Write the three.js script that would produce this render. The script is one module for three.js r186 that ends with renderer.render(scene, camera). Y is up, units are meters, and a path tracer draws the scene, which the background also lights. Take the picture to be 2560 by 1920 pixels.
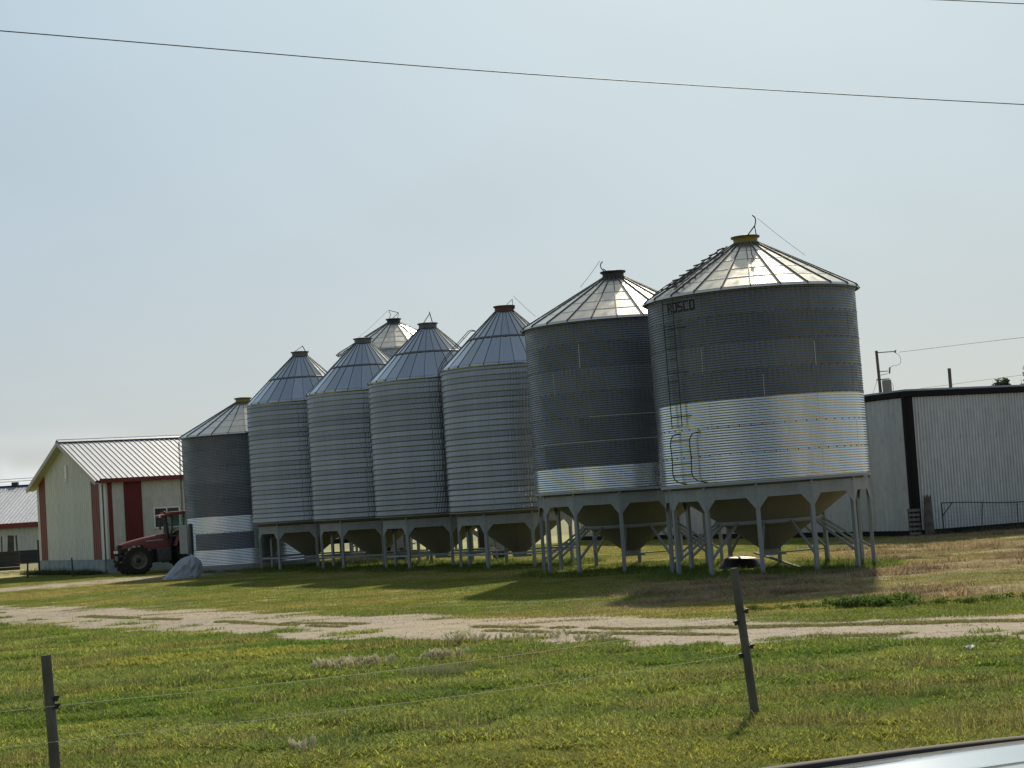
import * as THREE from 'three';
import { mergeGeometries } from 'three/addons/utils/BufferGeometryUtils.js';
import { RoundedBoxGeometry } from 'three/addons/geometries/RoundedBoxGeometry.js';

// ------------------------------------------------------------------ camera, sky, sun, exposure
const W = 1024, H = 768, RAD = Math.PI / 180;
const scene = new THREE.Scene();
const camera = new THREE.PerspectiveCamera(23.73, W / H, 0.2, 4000);
camera.rotation.order = 'YXZ';
camera.position.set(0, 2.5, 0);
camera.rotation.set(3.55 * RAD, 0, -3.65 * RAD);
scene.add(camera);

const renderer = new THREE.WebGLRenderer({ antialias: true });
renderer.setSize(W, H);
renderer.toneMapping = THREE.LinearToneMapping;
renderer.toneMappingExposure = 1.1;
renderer.shadowMap.enabled = true;

const SUN_AZ = 10.8 * RAD, SUN_EL = 35 * RAD;
const sunDir = new THREE.Vector3(Math.sin(SUN_AZ) * Math.cos(SUN_EL), Math.sin(SUN_EL), -Math.cos(SUN_AZ) * Math.cos(SUN_EL));
const sun = new THREE.DirectionalLight(new THREE.Color().setRGB(1, 0.87, 0.66), 5);
sun.position.copy(sunDir).multiplyScalar(150).add(new THREE.Vector3(0, 0, -60));
sun.target.position.set(0, 0, -60);
sun.castShadow = true;
sun.shadow.mapSize.set(4096, 4096);
Object.assign(sun.shadow.camera, { left: -70, right: 70, top: 70, bottom: -70, near: 1, far: 400 });
sun.shadow.radius = 3.2;
scene.add(sun, sun.target);

// ------------------------------------------------------------------ random and noise
function rng(seed) {
  let s = seed >>> 0;
  return () => { s = (s + 0x6d2b79f5) | 0; let t = Math.imul(s ^ (s >>> 15), 1 | s); t = (t + Math.imul(t ^ (t >>> 7), 61 | t)) ^ t; return ((t ^ (t >>> 14)) >>> 0) / 4294967296; };
}
const hash = (x, y, s = 0) => { let h = Math.imul(x, 374761393) + Math.imul(y, 668265263) + Math.imul(s, 974634777); h = Math.imul(h ^ (h >>> 13), 1274126177); return ((h ^ (h >>> 16)) >>> 0) / 4294967296; };
const mod = (a, n) => ((a % n) + n) % n;
function vnoise(x, y, s = 0, per = 0) {
  const xi = Math.floor(x), yi = Math.floor(y), fx = x - xi, fy = y - yi, u = fx * fx * (3 - 2 * fx), v = fy * fy * (3 - 2 * fy);
  const X = (i) => (per ? mod(i, per) : i);
  const a = hash(X(xi), X(yi), s), b = hash(X(xi + 1), X(yi), s), c = hash(X(xi), X(yi + 1), s), d = hash(X(xi + 1), X(yi + 1), s);
  return (a + (b - a) * u) * (1 - v) + (c + (d - c) * u) * v;
}
function fbm(x, y, s = 0, oct = 4, per = 0) { let a = 0.5, r = 0, n = 0; for (let i = 0; i < oct; i++) { r += a * vnoise(x, y, s + i, per); n += a; x *= 2; y *= 2; per *= 2; a *= 0.5; } return r / n; }
const clamp = (v, a = 0, b = 1) => Math.min(b, Math.max(a, v));
const smooth = (a, b, v) => { const t = clamp((v - a) / (b - a)); return t * t * (3 - 2 * t); };
const lerp = (a, b, t) => a + (b - a) * t;
const mix3 = (a, b, t) => [lerp(a[0], b[0], t), lerp(a[1], b[1], t), lerp(a[2], b[2], t)];
const toS = (v) => { v = clamp(v); return 255 * (v <= 0.0031308 ? 12.92 * v : 1.055 * Math.pow(v, 1 / 2.4) - 0.055); };

// ------------------------------------------------------------------ sky: thin smoke haze that brightens towards the sun, low cumulus at the horizon
{
  const w = 1024, h = 512, data = new Float32Array(w * h * 4);
  for (let j = 0; j < h; j++) {
    const el = ((j + 0.5) / h - 0.5) * Math.PI, ce = Math.cos(el), y = Math.sin(el);
    for (let i = 0; i < w; i++) {
      const az = ((i + 0.5) / w - 0.5) * 2 * Math.PI;            // three's equirectangular: u = atan2(z, x) / 2pi + 0.5
      const dx = Math.cos(az) * ce, dz = Math.sin(az) * ce;
      const g = Math.acos(clamp(dx * sunDir.x + y * sunDir.y + dz * sunDir.z, -1, 1)) / RAD;
      const e = Math.max(0, y);
      const near = Math.exp(-g / 20), back = Math.max(smooth(42, 105, g), 0.96 * smooth(0.40, 0.82, e));
      let c = mix3([0.25, 0.388, 0.564], mix3([0.36, 0.43, 0.49], [0.115, 0.175, 0.275], smooth(0.02, 0.6, e)), back);
      const low = Math.exp(-e / 0.12) * (1 - 0.8 * back);          // smoke haze thickens to the horizon
      c = [c[0] + 0.865 * near + 0.22 * low, c[1] + 0.781 * near + 0.085 * low, c[2] + 0.441 * near - 0.12 * low];
      // clouds: broken fair-weather cumulus, most of it well above and behind the view, a thin bank on the horizon
      if (y > -0.02) {
        const k = 1.6 / (e + 0.22), cx = dx * k, cz = dz * k;
        const n = fbm(cx * 2.1 + 7.3, cz * 2.1 + 3.1, 11, 6);
        const cover = smooth(0.53, 0.66, n) * smooth(48, 75, g) * smooth(0.10, 0.3, e);
        c = mix3(c, [0.52, 0.55, 0.58], 0.75 * cover);
        const a2 = Math.atan2(dx, -dz);
        const n2 = fbm(a2 * 34 + 40, e * 130 + 2, 23, 5), band = smooth(0.012, 0.022, e) * (1 - smooth(0.036, 0.052, e)) * smooth(-0.19, -0.235, a2);
        c = mix3(c, [0.78, 0.81, 0.82], 0.75 * smooth(0.50, 0.66, n2) * band);
        const st = fbm(a2 * 7 + 3, e * 22 + a2 * 9, 31, 5), s2 = fbm(a2 * 2.2 + 9, e * 6 - a2 * 2, 37, 3);   // faint veils of smoke
        const f = 1 + (st - 0.5) * 0.07 + (s2 - 0.5) * 0.10;
        c = [c[0] * f, c[1] * f, c[2] * f];
      }
      if (y < 0) c = mix3(c, [0.20, 0.20, 0.15], smooth(0, 0.05, -y));
      const o = (j * w + i) * 4;
      data[o] = c[0]; data[o + 1] = c[1]; data[o + 2] = c[2]; data[o + 3] = 1;
    }
  }
  const sky = new THREE.DataTexture(data, w, h, THREE.RGBAFormat, THREE.FloatType);
  sky.mapping = THREE.EquirectangularReflectionMapping;
  sky.magFilter = sky.minFilter = THREE.LinearFilter;
  sky.wrapS = THREE.RepeatWrapping;
  sky.needsUpdate = true;
  scene.background = sky;
  scene.environment = sky;
}

// ------------------------------------------------------------------ textures and materials
function tex(size, fn, { srgb = true, metres = 1, h = size } = {}) {
  const d = new Uint8Array(size * h * 4);
  for (let j = 0; j < h; j++) for (let i = 0; i < size; i++) {
    const v = fn(i / size, j / h), o = (j * size + i) * 4, a = Array.isArray(v) ? v : [v, v, v];
    for (let k = 0; k < 3; k++) d[o + k] = srgb ? toS(a[k]) : clamp(a[k]) * 255;
    d[o + 3] = 255;
  }
  const t = new THREE.DataTexture(d, size, h, THREE.RGBAFormat);
  t.wrapS = t.wrapT = THREE.RepeatWrapping; t.magFilter = THREE.LinearFilter; t.minFilter = THREE.LinearMipmapLinearFilter; t.generateMipmaps = true;
  if (srgb) t.colorSpace = THREE.SRGBColorSpace;
  t.repeat.set(1 / metres, 1 / metres);
  t.needsUpdate = true;
  return t;
}
// zinc: spangle, run marks and dull patches
const zincMap = tex(512, (u, v) => { const n = 0.62 * fbm(u * 9, v * 5, 3, 5, 1) + 0.38 * fbm(u * 40, v * 8, 9, 3, 8); return clamp(0.80 + 0.26 * (n - 0.4)); }, { metres: 3.1 });
zincMap.repeat.set(1 / 3.1, 1 / 4.3);
const zincRough = tex(256, (u, v) => 0.55 + 0.5 * fbm(u * 8, v * 8, 17, 4, 8), { srgb: false, metres: 1.7 });
const agedMap = tex(512, (u, v) => { const n = fbm(u * 6, v * 6, 41, 5, 6), r = fbm(u * 60, v * 4, 43, 3, 4); const run = smooth(0.56, 0.78, fbm(u * 34, v * 3, 45, 4, 1)); const b = (0.76 + 0.24 * (n - 0.4) + 0.26 * (r - 0.5)) * (1 - 0.22 * run); const rust = smooth(0.64, 0.8, fbm(u * 22, v * 6, 47, 4, 2)) * 0.25; return [clamp(b * (1 + 0.1 * rust)), clamp(b * (1 - 0.18 * rust)), clamp(b * (1 - 0.35 * rust))]; }, { metres: 4.7 });
const dentBump = tex(256, (u, v) => fbm(u * 4, v * 4, 77, 2, 4), { srgb: false, metres: 2.2 });
const paintMap = tex(256, (u, v) => { const n = fbm(u * 8, v * 8, 51, 5, 8), s = fbm(u * 30, v * 3, 55, 3, 3); return clamp(0.80 + 0.22 * (n - 0.5) + 0.16 * (s - 0.5)); }, { metres: 1.9 });
const woodMap = tex(256, (u, v) => { const g = fbm(u * 44, v * 2, 61, 4, 2), k = fbm(u * 6, v * 6, 65, 3, 6), cr = smooth(0.66, 0.72, fbm(u * 26, v * 1.5, 68, 3, 1)); const b = (0.55 + 0.6 * (g - 0.4) + 0.3 * (k - 0.5)) * (1 - 0.65 * cr); return [b, b * 0.99, b * 0.96]; }, { metres: 0.6 });
const concreteMap = tex(256, (u, v) => { const b = 0.72 + 0.45 * (fbm(u * 7, v * 7, 71, 5, 7) - 0.5); return [b, b, b]; }, { metres: 1.6 });
const rubberMap = tex(128, (u, v) => { const b = 0.6 + 0.7 * (fbm(u * 8, v * 8, 81, 4, 8) - 0.5); return [b, b * 0.97, b * 0.92]; }, { metres: 0.8 });

const rgb = (r, g, b) => new THREE.Color().setRGB(r, g, b);
const std = (r, g, b, o = {}) => new THREE.MeshStandardMaterial({ color: rgb(r, g, b), roughness: 0.7, side: THREE.DoubleSide, ...o });
const phys = (r, g, b, o = {}) => new THREE.MeshPhysicalMaterial({ color: rgb(r, g, b), roughness: 0.7, side: THREE.DoubleSide, ...o });
const M = {
  zincNew: [1, 0.95, 1.04, 0.98].map((k) => std(0.74 * k, 0.77 * k, 0.805 * k, { metalness: 0.97, roughness: 0.25, map: zincMap, roughnessMap: zincRough })),
  zincOld: [1, 0.9, 1.12, 1.02].map((k) => std(0.165 * k, 0.18 * k, 0.205 * k, { metalness: 0.75, roughness: 0.5, map: agedMap, roughnessMap: zincRough })),
  zincBand: [1, 0.92, 1.1, 0.85, 1.04].map((k) => std(0.295 * k, 0.325 * k, 0.355 * k, { metalness: 0.82, roughness: 0.42, map: agedMap, roughnessMap: zincRough })),
  roofBig: [1, 0.93, 1.05].map((k) => std(0.60 * k, 0.59 * k, 0.565 * k, { metalness: 0.93, roughness: 0.30, map: zincMap, roughnessMap: zincRough, bumpMap: dentBump, bumpScale: 0.0022 })),
  roofSteep: [1, 0.93, 1.06].map((k) => std(0.50 * k, 0.54 * k, 0.58 * k, { metalness: 0.95, roughness: 0.22, map: zincMap, roughnessMap: zincRough, bumpMap: dentBump, bumpScale: 0.0022 })),
  rib: std(0.16, 0.165, 0.16, { metalness: 0.5, roughness: 0.6, map: agedMap }),
  skirt: std(0.285, 0.31, 0.315, { roughness: 0.55, map: paintMap }),
  cone: std(0.30, 0.28, 0.21, { roughness: 0.75, map: paintMap }),
  dark: std(0.006, 0.006, 0.006, { roughness: 1 }),
  steelDark: std(0.06, 0.06, 0.06, { metalness: 0.5, roughness: 0.6, map: agedMap }),
  rust: std(0.16, 0.06, 0.035, { roughness: 0.8, map: agedMap }),
  yellow: std(0.33, 0.24, 0.03, { roughness: 0.6, map: paintMap }),
  stencil: std(0.014, 0.014, 0.016, { roughness: 0.9 }),
  sealant: std(0.5, 0.5, 0.5, { roughness: 0.6, metalness: 0.3 }),
  cream: [1, 0.97, 1.02].map((k) => std(0.70 * k, 0.695 * k, 0.59 * k, { roughness: 0.55, map: paintMap })),
  creamTrim: std(0.78, 0.78, 0.72, { roughness: 0.55 }),
  redTrim: std(0.21, 0.03, 0.02, { roughness: 0.5, map: paintMap }),
  redPanel: std(0.16, 0.008, 0.012, { roughness: 0.5, map: paintMap }),
  barnRoof: [1, 0.96, 1.03].map((k) => std(0.43 * k, 0.465 * k, 0.53 * k, { metalness: 0.45, roughness: 0.5, map: paintMap })),
  soffit: std(0.45, 0.42, 0.36, { roughness: 0.7 }),
  concrete: std(0.33, 0.40, 0.385, { roughness: 0.85, map: concreteMap }),
  concreteGrey: std(0.30, 0.30, 0.27, { roughness: 0.9, map: concreteMap }),
  glassDark: std(0.03, 0.03, 0.035, { roughness: 0.15, metalness: 0.0 }),
  shedWall: [1, 0.96, 1.04].map((k) => std(0.56 * k, 0.59 * k, 0.63 * k, { metalness: 0.5, roughness: 0.45, map: paintMap })),
  wood: std(0.15, 0.14, 0.12, { roughness: 0.9, map: woodMap, bumpMap: woodMap, bumpScale: 0.012 }),
  woodPale: std(0.27, 0.26, 0.235, { roughness: 0.9, map: woodMap, bumpMap: woodMap, bumpScale: 0.008 }),
  woodDark: std(0.075, 0.072, 0.068, { roughness: 0.95, map: woodMap }),
  rubber: std(0.022, 0.021, 0.02, { roughness: 0.8, map: rubberMap }),
  tyreDusty: std(0.085, 0.074, 0.06, { roughness: 0.9, map: rubberMap }),
  rim: std(0.26, 0.23, 0.20, { roughness: 0.75, map: rubberMap, metalness: 0.1 }),
  tractorRed: std(0.24, 0.05, 0.04, { roughness: 0.4, map: paintMap }),
  black: std(0.012, 0.012, 0.013, { roughness: 0.45 }),
  tank: std(0.10, 0.10, 0.105, { roughness: 0.55, map: rubberMap }),
  cabGlass: phys(0.62, 0.80, 0.74, { roughness: 0.05, transmission: 1, thickness: 0, ior: 1.45 }),
  lamp: std(0.75, 0.75, 0.72, { roughness: 0.25 }),
  tarp: std(0.36, 0.39, 0.44, { roughness: 0.75, map: paintMap }),
  insulator: std(0.012, 0.012, 0.013, { roughness: 0.5 }),
  wireGrey: std(0.07, 0.08, 0.09, { roughness: 0.6, metalness: 0.3 }),
  rope: std(0.26, 0.28, 0.29, { roughness: 0.9 }),
  fenceWire: std(0.50, 0.52, 0.38, { roughness: 0.8 }),
  grey: std(0.30, 0.31, 0.32, { roughness: 0.6, map: paintMap }),
  tan: std(0.42, 0.33, 0.22, { roughness: 0.7, map: paintMap }),
  white: std(0.78, 0.78, 0.76, { roughness: 0.5 }),
  carPaint: phys(0.42, 0.47, 0.54, { roughness: 0.14, metalness: 0.85, clearcoat: 0.5, clearcoatRoughness: 0.03 }),
  chrome: std(0.8, 0.8, 0.8, { roughness: 0.15, metalness: 1 }),
  carGlass: phys(0.5, 0.55, 0.55, { roughness: 0.03, transmission: 1, thickness: 0 }),
};

// ------------------------------------------------------------------ builders
const taken = {};
function numbered(name) { const n = taken[name] = (taken[name] ?? -1) + 1; return n ? name + '_' + String(n).padStart(3, '0') : name; }
function tag(o, label, category, group, kind) {
  if (label) o.userData.label = label;
  if (category) o.userData.category = category;
  if (group) o.userData.group = group;
  if (kind) o.userData.kind = kind;
  return o;
}
function thing(name, label, category, [x, y, z] = [0, 0, 0], turn = 0, group) {
  const o = new THREE.Group(); o.name = numbered(name); scene.add(o);
  o.position.set(x, y, z); o.rotation.y = turn;
  return tag(o, label, category, group);
}
function obj(name, geo, mat, parent = scene) {
  const g = Array.isArray(geo) ? merge(geo) : geo;
  const m = new THREE.Mesh(g, mat);
  m.name = parent === scene ? numbered(name) : name;
  m.castShadow = m.receiveShadow = true;
  parent.add(m);
  return m;
}
function merge(list) {
  return mergeGeometries(list.map((g) => {
    const n = g.index ? g.toNonIndexed() : g;
    for (const k of Object.keys(n.attributes)) if (!['position', 'normal', 'uv'].includes(k)) n.deleteAttribute(k);
    return n;
  }));
}
const E3 = new THREE.Euler(), Q = new THREE.Quaternion(), MT = new THREE.Matrix4(), V1 = new THREE.Vector3();
function place(g, x, y, z, rx = 0, ry = 0, rz = 0, order = 'XYZ') { return g.applyMatrix4(MT.compose(new THREE.Vector3(x, y, z), Q.setFromEuler(E3.set(rx, ry, rz, order)), new THREE.Vector3(1, 1, 1))); }
function metric(g) {                                               // uv in metres by the dominant side of each face
  const n = g.index ? g.toNonIndexed() : g, p = n.attributes.position, m = n.attributes.normal, uv = new Float32Array(p.count * 2);
  for (let i = 0; i < p.count; i++) {
    const a = [Math.abs(m.getX(i)), Math.abs(m.getY(i)), Math.abs(m.getZ(i))];
    const k = a[1] >= a[0] && a[1] >= a[2] ? [p.getX(i), p.getZ(i)] : a[0] >= a[2] ? [p.getZ(i), p.getY(i)] : [p.getX(i), p.getY(i)];
    uv[2 * i] = k[0]; uv[2 * i + 1] = k[1];
  }
  n.setAttribute('uv', new THREE.BufferAttribute(uv, 2));
  return n;
}
const box = (w, h, d, x = 0, y = 0, z = 0, rx = 0, ry = 0, rz = 0) => place(metric(new THREE.BoxGeometry(w, h, d)), x, y, z, rx, ry, rz);
const rbox = (w, h, d, r, x = 0, y = 0, z = 0, rx = 0, ry = 0, rz = 0) => place(metric(new RoundedBoxGeometry(w, h, d, 2, r)), x, y, z, rx, ry, rz);
const UP = new THREE.Vector3(0, 1, 0);
function bar(p, q, r, seg = 6, r2 = r) {                            // round bar from p to q
  const a = new THREE.Vector3(...p), b = new THREE.Vector3(...q), L = a.distanceTo(b);
  const g = new THREE.CylinderGeometry(r2, r, L, seg, 1);
  g.applyQuaternion(Q.setFromUnitVectors(UP, V1.copy(b).sub(a).normalize()));
  return g.translate((a.x + b.x) / 2, (a.y + b.y) / 2, (a.z + b.z) / 2);
}
function flat(p, q, w, h) {                                         // rectangular bar from p to q, w level, h upright
  const a = new THREE.Vector3(...p), b = new THREE.Vector3(...q), d = b.clone().sub(a), L = d.length();
  const g = metric(new THREE.BoxGeometry(w, h, L));
  const m = new THREE.Matrix4().lookAt(b, a, UP).setPosition(a.clone().add(b).multiplyScalar(0.5));
  return g.applyMatrix4(m);
}
const tube = (pts, r, seg = 6, n = pts.length * 6) => new THREE.TubeGeometry(new THREE.CatmullRomCurve3(pts.map((p) => new THREE.Vector3(...p))), n, r, seg, false);
function grid(nu, nv, fn) {                                         // fn(u, v) -> [x, y, z, U, V], smooth normals
  const pos = [], uv = [], idx = [];
  for (let j = 0; j <= nv; j++) for (let i = 0; i <= nu; i++) { const p = fn(i / nu, j / nv); pos.push(p[0], p[1], p[2]); uv.push(p[3] ?? i / nu, p[4] ?? j / nv); }
  for (let j = 0; j < nv; j++) for (let i = 0; i < nu; i++) { const a = j * (nu + 1) + i, b = a + 1, c = a + nu + 1, d = c + 1; idx.push(a, b, d, a, d, c); }
  const g = new THREE.BufferGeometry();
  g.setAttribute('position', new THREE.Float32BufferAttribute(pos, 3));
  g.setAttribute('uv', new THREE.Float32BufferAttribute(uv, 2));
  g.setIndex(idx); g.computeVertexNormals();
  return g;
}
function lathe(pts, seg = 48) { return new THREE.LatheGeometry(pts.map((p) => new THREE.Vector2(p[0], p[1])), seg); }
function poly(pts, depth, x = 0, y = 0, z = 0, rx = 0, ry = 0, rz = 0) {  // a plate: outline in xy, thickness along z
  const s = new THREE.Shape(pts.map((p) => new THREE.Vector2(p[0], p[1])));
  return place(metric(new THREE.ExtrudeGeometry(s, { depth, bevelEnabled: false })), x, y, z, rx, ry, rz);
}

// ------------------------------------------------------------------ ground, tracks, road
const trackC = [[40, -14], [22, -21.6], [13, -25.9], [7.7, -28.5], [3.55, -30.9], [-0.35, -35], [-5.6, -41.2], [-10, -47.5], [-16, -55.6], [-25, -67], [-40, -86]];
const track2C = [[-40, -74], [-30, -74.5], [-23, -75], [-19.5, -78], [-17, -80], [-14.8, -80.2]];
function distTo(line, x, z) {
  let best = 1e9, bt = 0;
  for (let i = 0; i + 1 < line.length; i++) {
    const [ax, az] = line[i], [bx, bz] = line[i + 1], dx = bx - ax, dz = bz - az, t = clamp(((x - ax) * dx + (z - az) * dz) / (dx * dx + dz * dz));
    const px = x - ax - dx * t, pz = z - az - dz * t, d = Math.hypot(px, pz);
    if (d < best) { best = d; bt = (px * dz - pz * dx) > 0 ? 1 : -1; }
  }
  return [best, bt];
}
function trackAt(x, z) {                                            // 0 grass ... 1 bare gravel
  const [d] = distTo(trackC, x, z), [d2] = distTo(track2C, x, z);
  const w = 2.25 + 0.7 * (fbm(x * 0.35, z * 0.35, 101, 3) - 0.5), w2 = (x < -25 ? 3.6 : 2.6) + 1.6 * (fbm(x * 0.3, z * 0.3, 103, 3) - 0.5);
  const e = (fbm(x * 0.9, z * 1.5, 105, 5) - 0.5) * 2.4, holes = smooth(0.60, 0.70, fbm(x * 0.8 + 5, z * 1.6, 109, 4));
  const strip = smooth(0.55, 0.1, d) * smooth(0.50, 0.66, fbm(x * 0.35 + 4, z * 0.35, 107, 3)) * 0.0;   // tufty middle of the track
  return Math.max(smooth(0.3, -0.3, d - w + e) * (1 - strip) * (1 - 0.55 * holes), 0.85 * smooth(0.6, -0.7, d2 - w2 + e * 1.6));
}
const sideOfTrack = (x, z) => { const [d, s] = distTo(trackC, x, z); return d * s; };   // < 0 towards the road
const nearSide = (x, z) => sideOfTrack(x, z) * NEARSIGN;
const NEARSIGN = Math.sign(sideOfTrack(0, -20)) || 1;
function hayAt(x, z) {                                              // raked, sun-dried cuttings right of and before the bins
  const a = smooth(6.5, 11, x + 0.12 * (z + 45)) * smooth(-34, -38, z) * smooth(-72, -66, z);
  const b = smooth(-36.5, -40, z) * smooth(-52, -45, z) * smooth(0, 5, x) * 0.8;
  return clamp(Math.max(a, b) * (0.35 + 1.3 * smooth(0.36, 0.62, fbm(x * 0.22 + z * 0.05, z * 0.8, 111, 4))));
}
function groundColour(x, z) {
  const big = fbm(x * 0.11, z * 0.16, 121, 4), mid = fbm(x * 0.6, z * 0.6, 125, 4), fine = fbm(x * 6, z * 6, 129, 3);
  const t = trackAt(x, z), near = nearSide(x, z) > 0;
  let c;
  if (near) c = mix3([0.085, 0.13, 0.014], [0.17, 0.19, 0.03], smooth(0.35, 0.65, big * 0.6 + mid * 0.4));
  else {
    c = mix3([0.175, 0.205, 0.028], [0.26, 0.235, 0.06], smooth(0.38, 0.62, big * 0.55 + mid * 0.45));
    c = mix3(c, [0.13, 0.175, 0.024], 0.7 * smooth(0.55, 0.68, fbm(x * 0.17 + 9, z * 0.4, 133, 3)));
    c = mix3(c, [0.31, 0.25, 0.155], 0.72 * hayAt(x, z));
    c = mix3(c, [0.32, 0.29, 0.21], 0.6 * smooth(0.68, 0.78, fbm(x * 1.4, z * 2.6, 137, 3)));
  }
  const s = 0.72 + 0.56 * fine;
  c = [c[0] * s, c[1] * s, c[2] * s];
  const st = fbm(x * 5, z * 8, 141, 4), spk = smooth(0.60, 0.74, fbm(x * 2.0, z * 5, 145, 4)), gr = (0.95 + 0.5 * (st - 0.5) + 0.25 * (mid - 0.5)) * (1 - 0.25 * spk);
  return mix3(c, [0.285 * gr, 0.228 * gr, 0.192 * gr], clamp(t * (0.72 + 0.5 * (fine - 0.3))));
}
const bumpy = (x, z) => 0.05 * (fbm(x * 0.3, z * 0.3, 151, 3) - 0.5) + 0.03 * (fbm(x * 1.3, z * 1.3, 155, 2) - 0.5) * (1 - 0.5 * trackAt(x, z));
{
  const X0 = -46, X1 = 46, Z0 = -9, Z1 = -113, S = 2048;
  const map = tex(S, (u, v) => groundColour(lerp(X0, X1, u), lerp(Z0, Z1, v)), { metres: 1 });
  const ground = obj('farmyard_ground', grid(184, 208, (u, v) => { const x = lerp(X0, X1, u), z = lerp(Z0, Z1, v); return [x, bumpy(x, z), z, u, v]; }), std(1, 1, 1, { roughness: 0.95, map }));
  tag(ground, null, null, null, 'structure');
  const field = tex(512, (u, v) => mix3([0.11, 0.12, 0.032], [0.17, 0.155, 0.055], fbm(u * 9, v * 9, 161, 5, 9)), { metres: 38 });
  const land = obj('ground', grid(60, 60, (u, v) => { const a = u * Math.PI * 2, r = 1600 * Math.pow(v, 2.2); return [r * Math.cos(a), -0.09, r * Math.sin(a), r * Math.cos(a), r * Math.sin(a)]; }), std(1, 1, 1, { roughness: 0.95, map: field }));
  tag(land, null, null, null, 'structure');
  // raised road on which the photographer and the silver car stand
  const verge = obj('road_verge', grid(40, 12, (u, v) => { const x = lerp(-70, 70, u), z = lerp(-11, 12, v); return [x, -0.07 + 0.77 * smooth(-10.5, -4.5, z), z, x, z]; }), std(0.10, 0.115, 0.03, { roughness: 0.95, map: concreteMap }));
  tag(verge, null, null, null, 'structure');
  const road = obj('road', box(140, 0.06, 13.5, 0, 0.70, 4.2), std(0.06, 0.06, 0.06, { roughness: 0.9, map: concreteMap }));
  tag(road, null, null, null, 'structure');
}

// ------------------------------------------------------------------ wide corrugated bins
const WR = 2.91, TIER = 0.743, NCOR = 11;
function sheetGeo(R, a0, a1, h, ncor, amp, nu = 20) {
  const g = grid(nu, ncor * 6, (u, v) => {
    const a = lerp(a0, a1, u), y = v * h, r = R + amp * Math.cos(v * ncor * 2 * Math.PI);
    return [r * Math.sin(a), y, r * Math.cos(a), R * a, y];
  });
  return g;
}
const sheetG = sheetGeo(WR, -30.4 * RAD, 30.4 * RAD, TIER + 0.012, NCOR, 0.0066);
const steps = 5;
function roofPanelGeo(N, r0, y0, r1, y1, nstep, lip) {
  // flat sheet between two radial ribs, cross steps every so often, lower edge turned down over the wall
  const a = Math.PI / N, out = [], run = r0 - r1, rise = y1 - y0, L = Math.hypot(run, rise), nx = rise / L, ny = run / L;
  const rows = [];
  for (let k = 0; k <= nstep; k++) {
    const t = k / nstep;
    if (k > 0 && k < nstep) rows.push([t - 0.012, 0], [t - 0.004, 0.010], [t + 0.006, 0.0]); else rows.push([t, 0]);
  }
  if (lip) rows.unshift([-0.02, -0.05], [-0.012, -0.012]);
  const pts = (s) => rows.map(([t, d]) => { const r = lerp(r0, r1, t) + nx * d, y = lerp(y0, y1, t) + ny * d, c = r * Math.cos(a); return [s * c * Math.tan(a), y, c]; });
  const P = [pts(-1), pts(1)], pos = [], uv = [];
  for (let k = 0; k + 1 < rows.length; k++) {
    const q = [P[0][k], P[1][k], P[1][k + 1], P[0][k], P[1][k + 1], P[0][k + 1]];
    for (const p of q) { pos.push(...p); uv.push(p[0], p[1] * 1.6); }
  }
  const g = new THREE.BufferGeometry();
  g.setAttribute('position', new THREE.Float32BufferAttribute(pos, 3)); g.setAttribute('uv', new THREE.Float32BufferAttribute(uv, 2)); g.computeVertexNormals();
  return g;
}
function ribGeo(N, r0, y0, r1, y1, w, h) {                          // standing seam over the joint at +half a panel
  const a = Math.PI / N, run = r0 - r1, rise = y1 - y0, L = Math.hypot(run, rise), k = h / 2 - 0.004;
  const p = [r0 * Math.sin(a), y0 + k * run / L, r0 * Math.cos(a)], q = [r1 * Math.sin(a), y1 + k * run / L, r1 * Math.cos(a)];
  const end = [(r0 + 0.05) * Math.sin(a), y0 - 0.05, (r0 + 0.05) * Math.cos(a)];
  return merge([flat(p, q, w, h), flat(end, [p[0], p[1] + 0.005, p[2]], w * 1.2, h)]);
}
const at = (R, a, y) => [R * Math.sin(a * RAD), y, R * Math.cos(a * RAD)];

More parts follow.
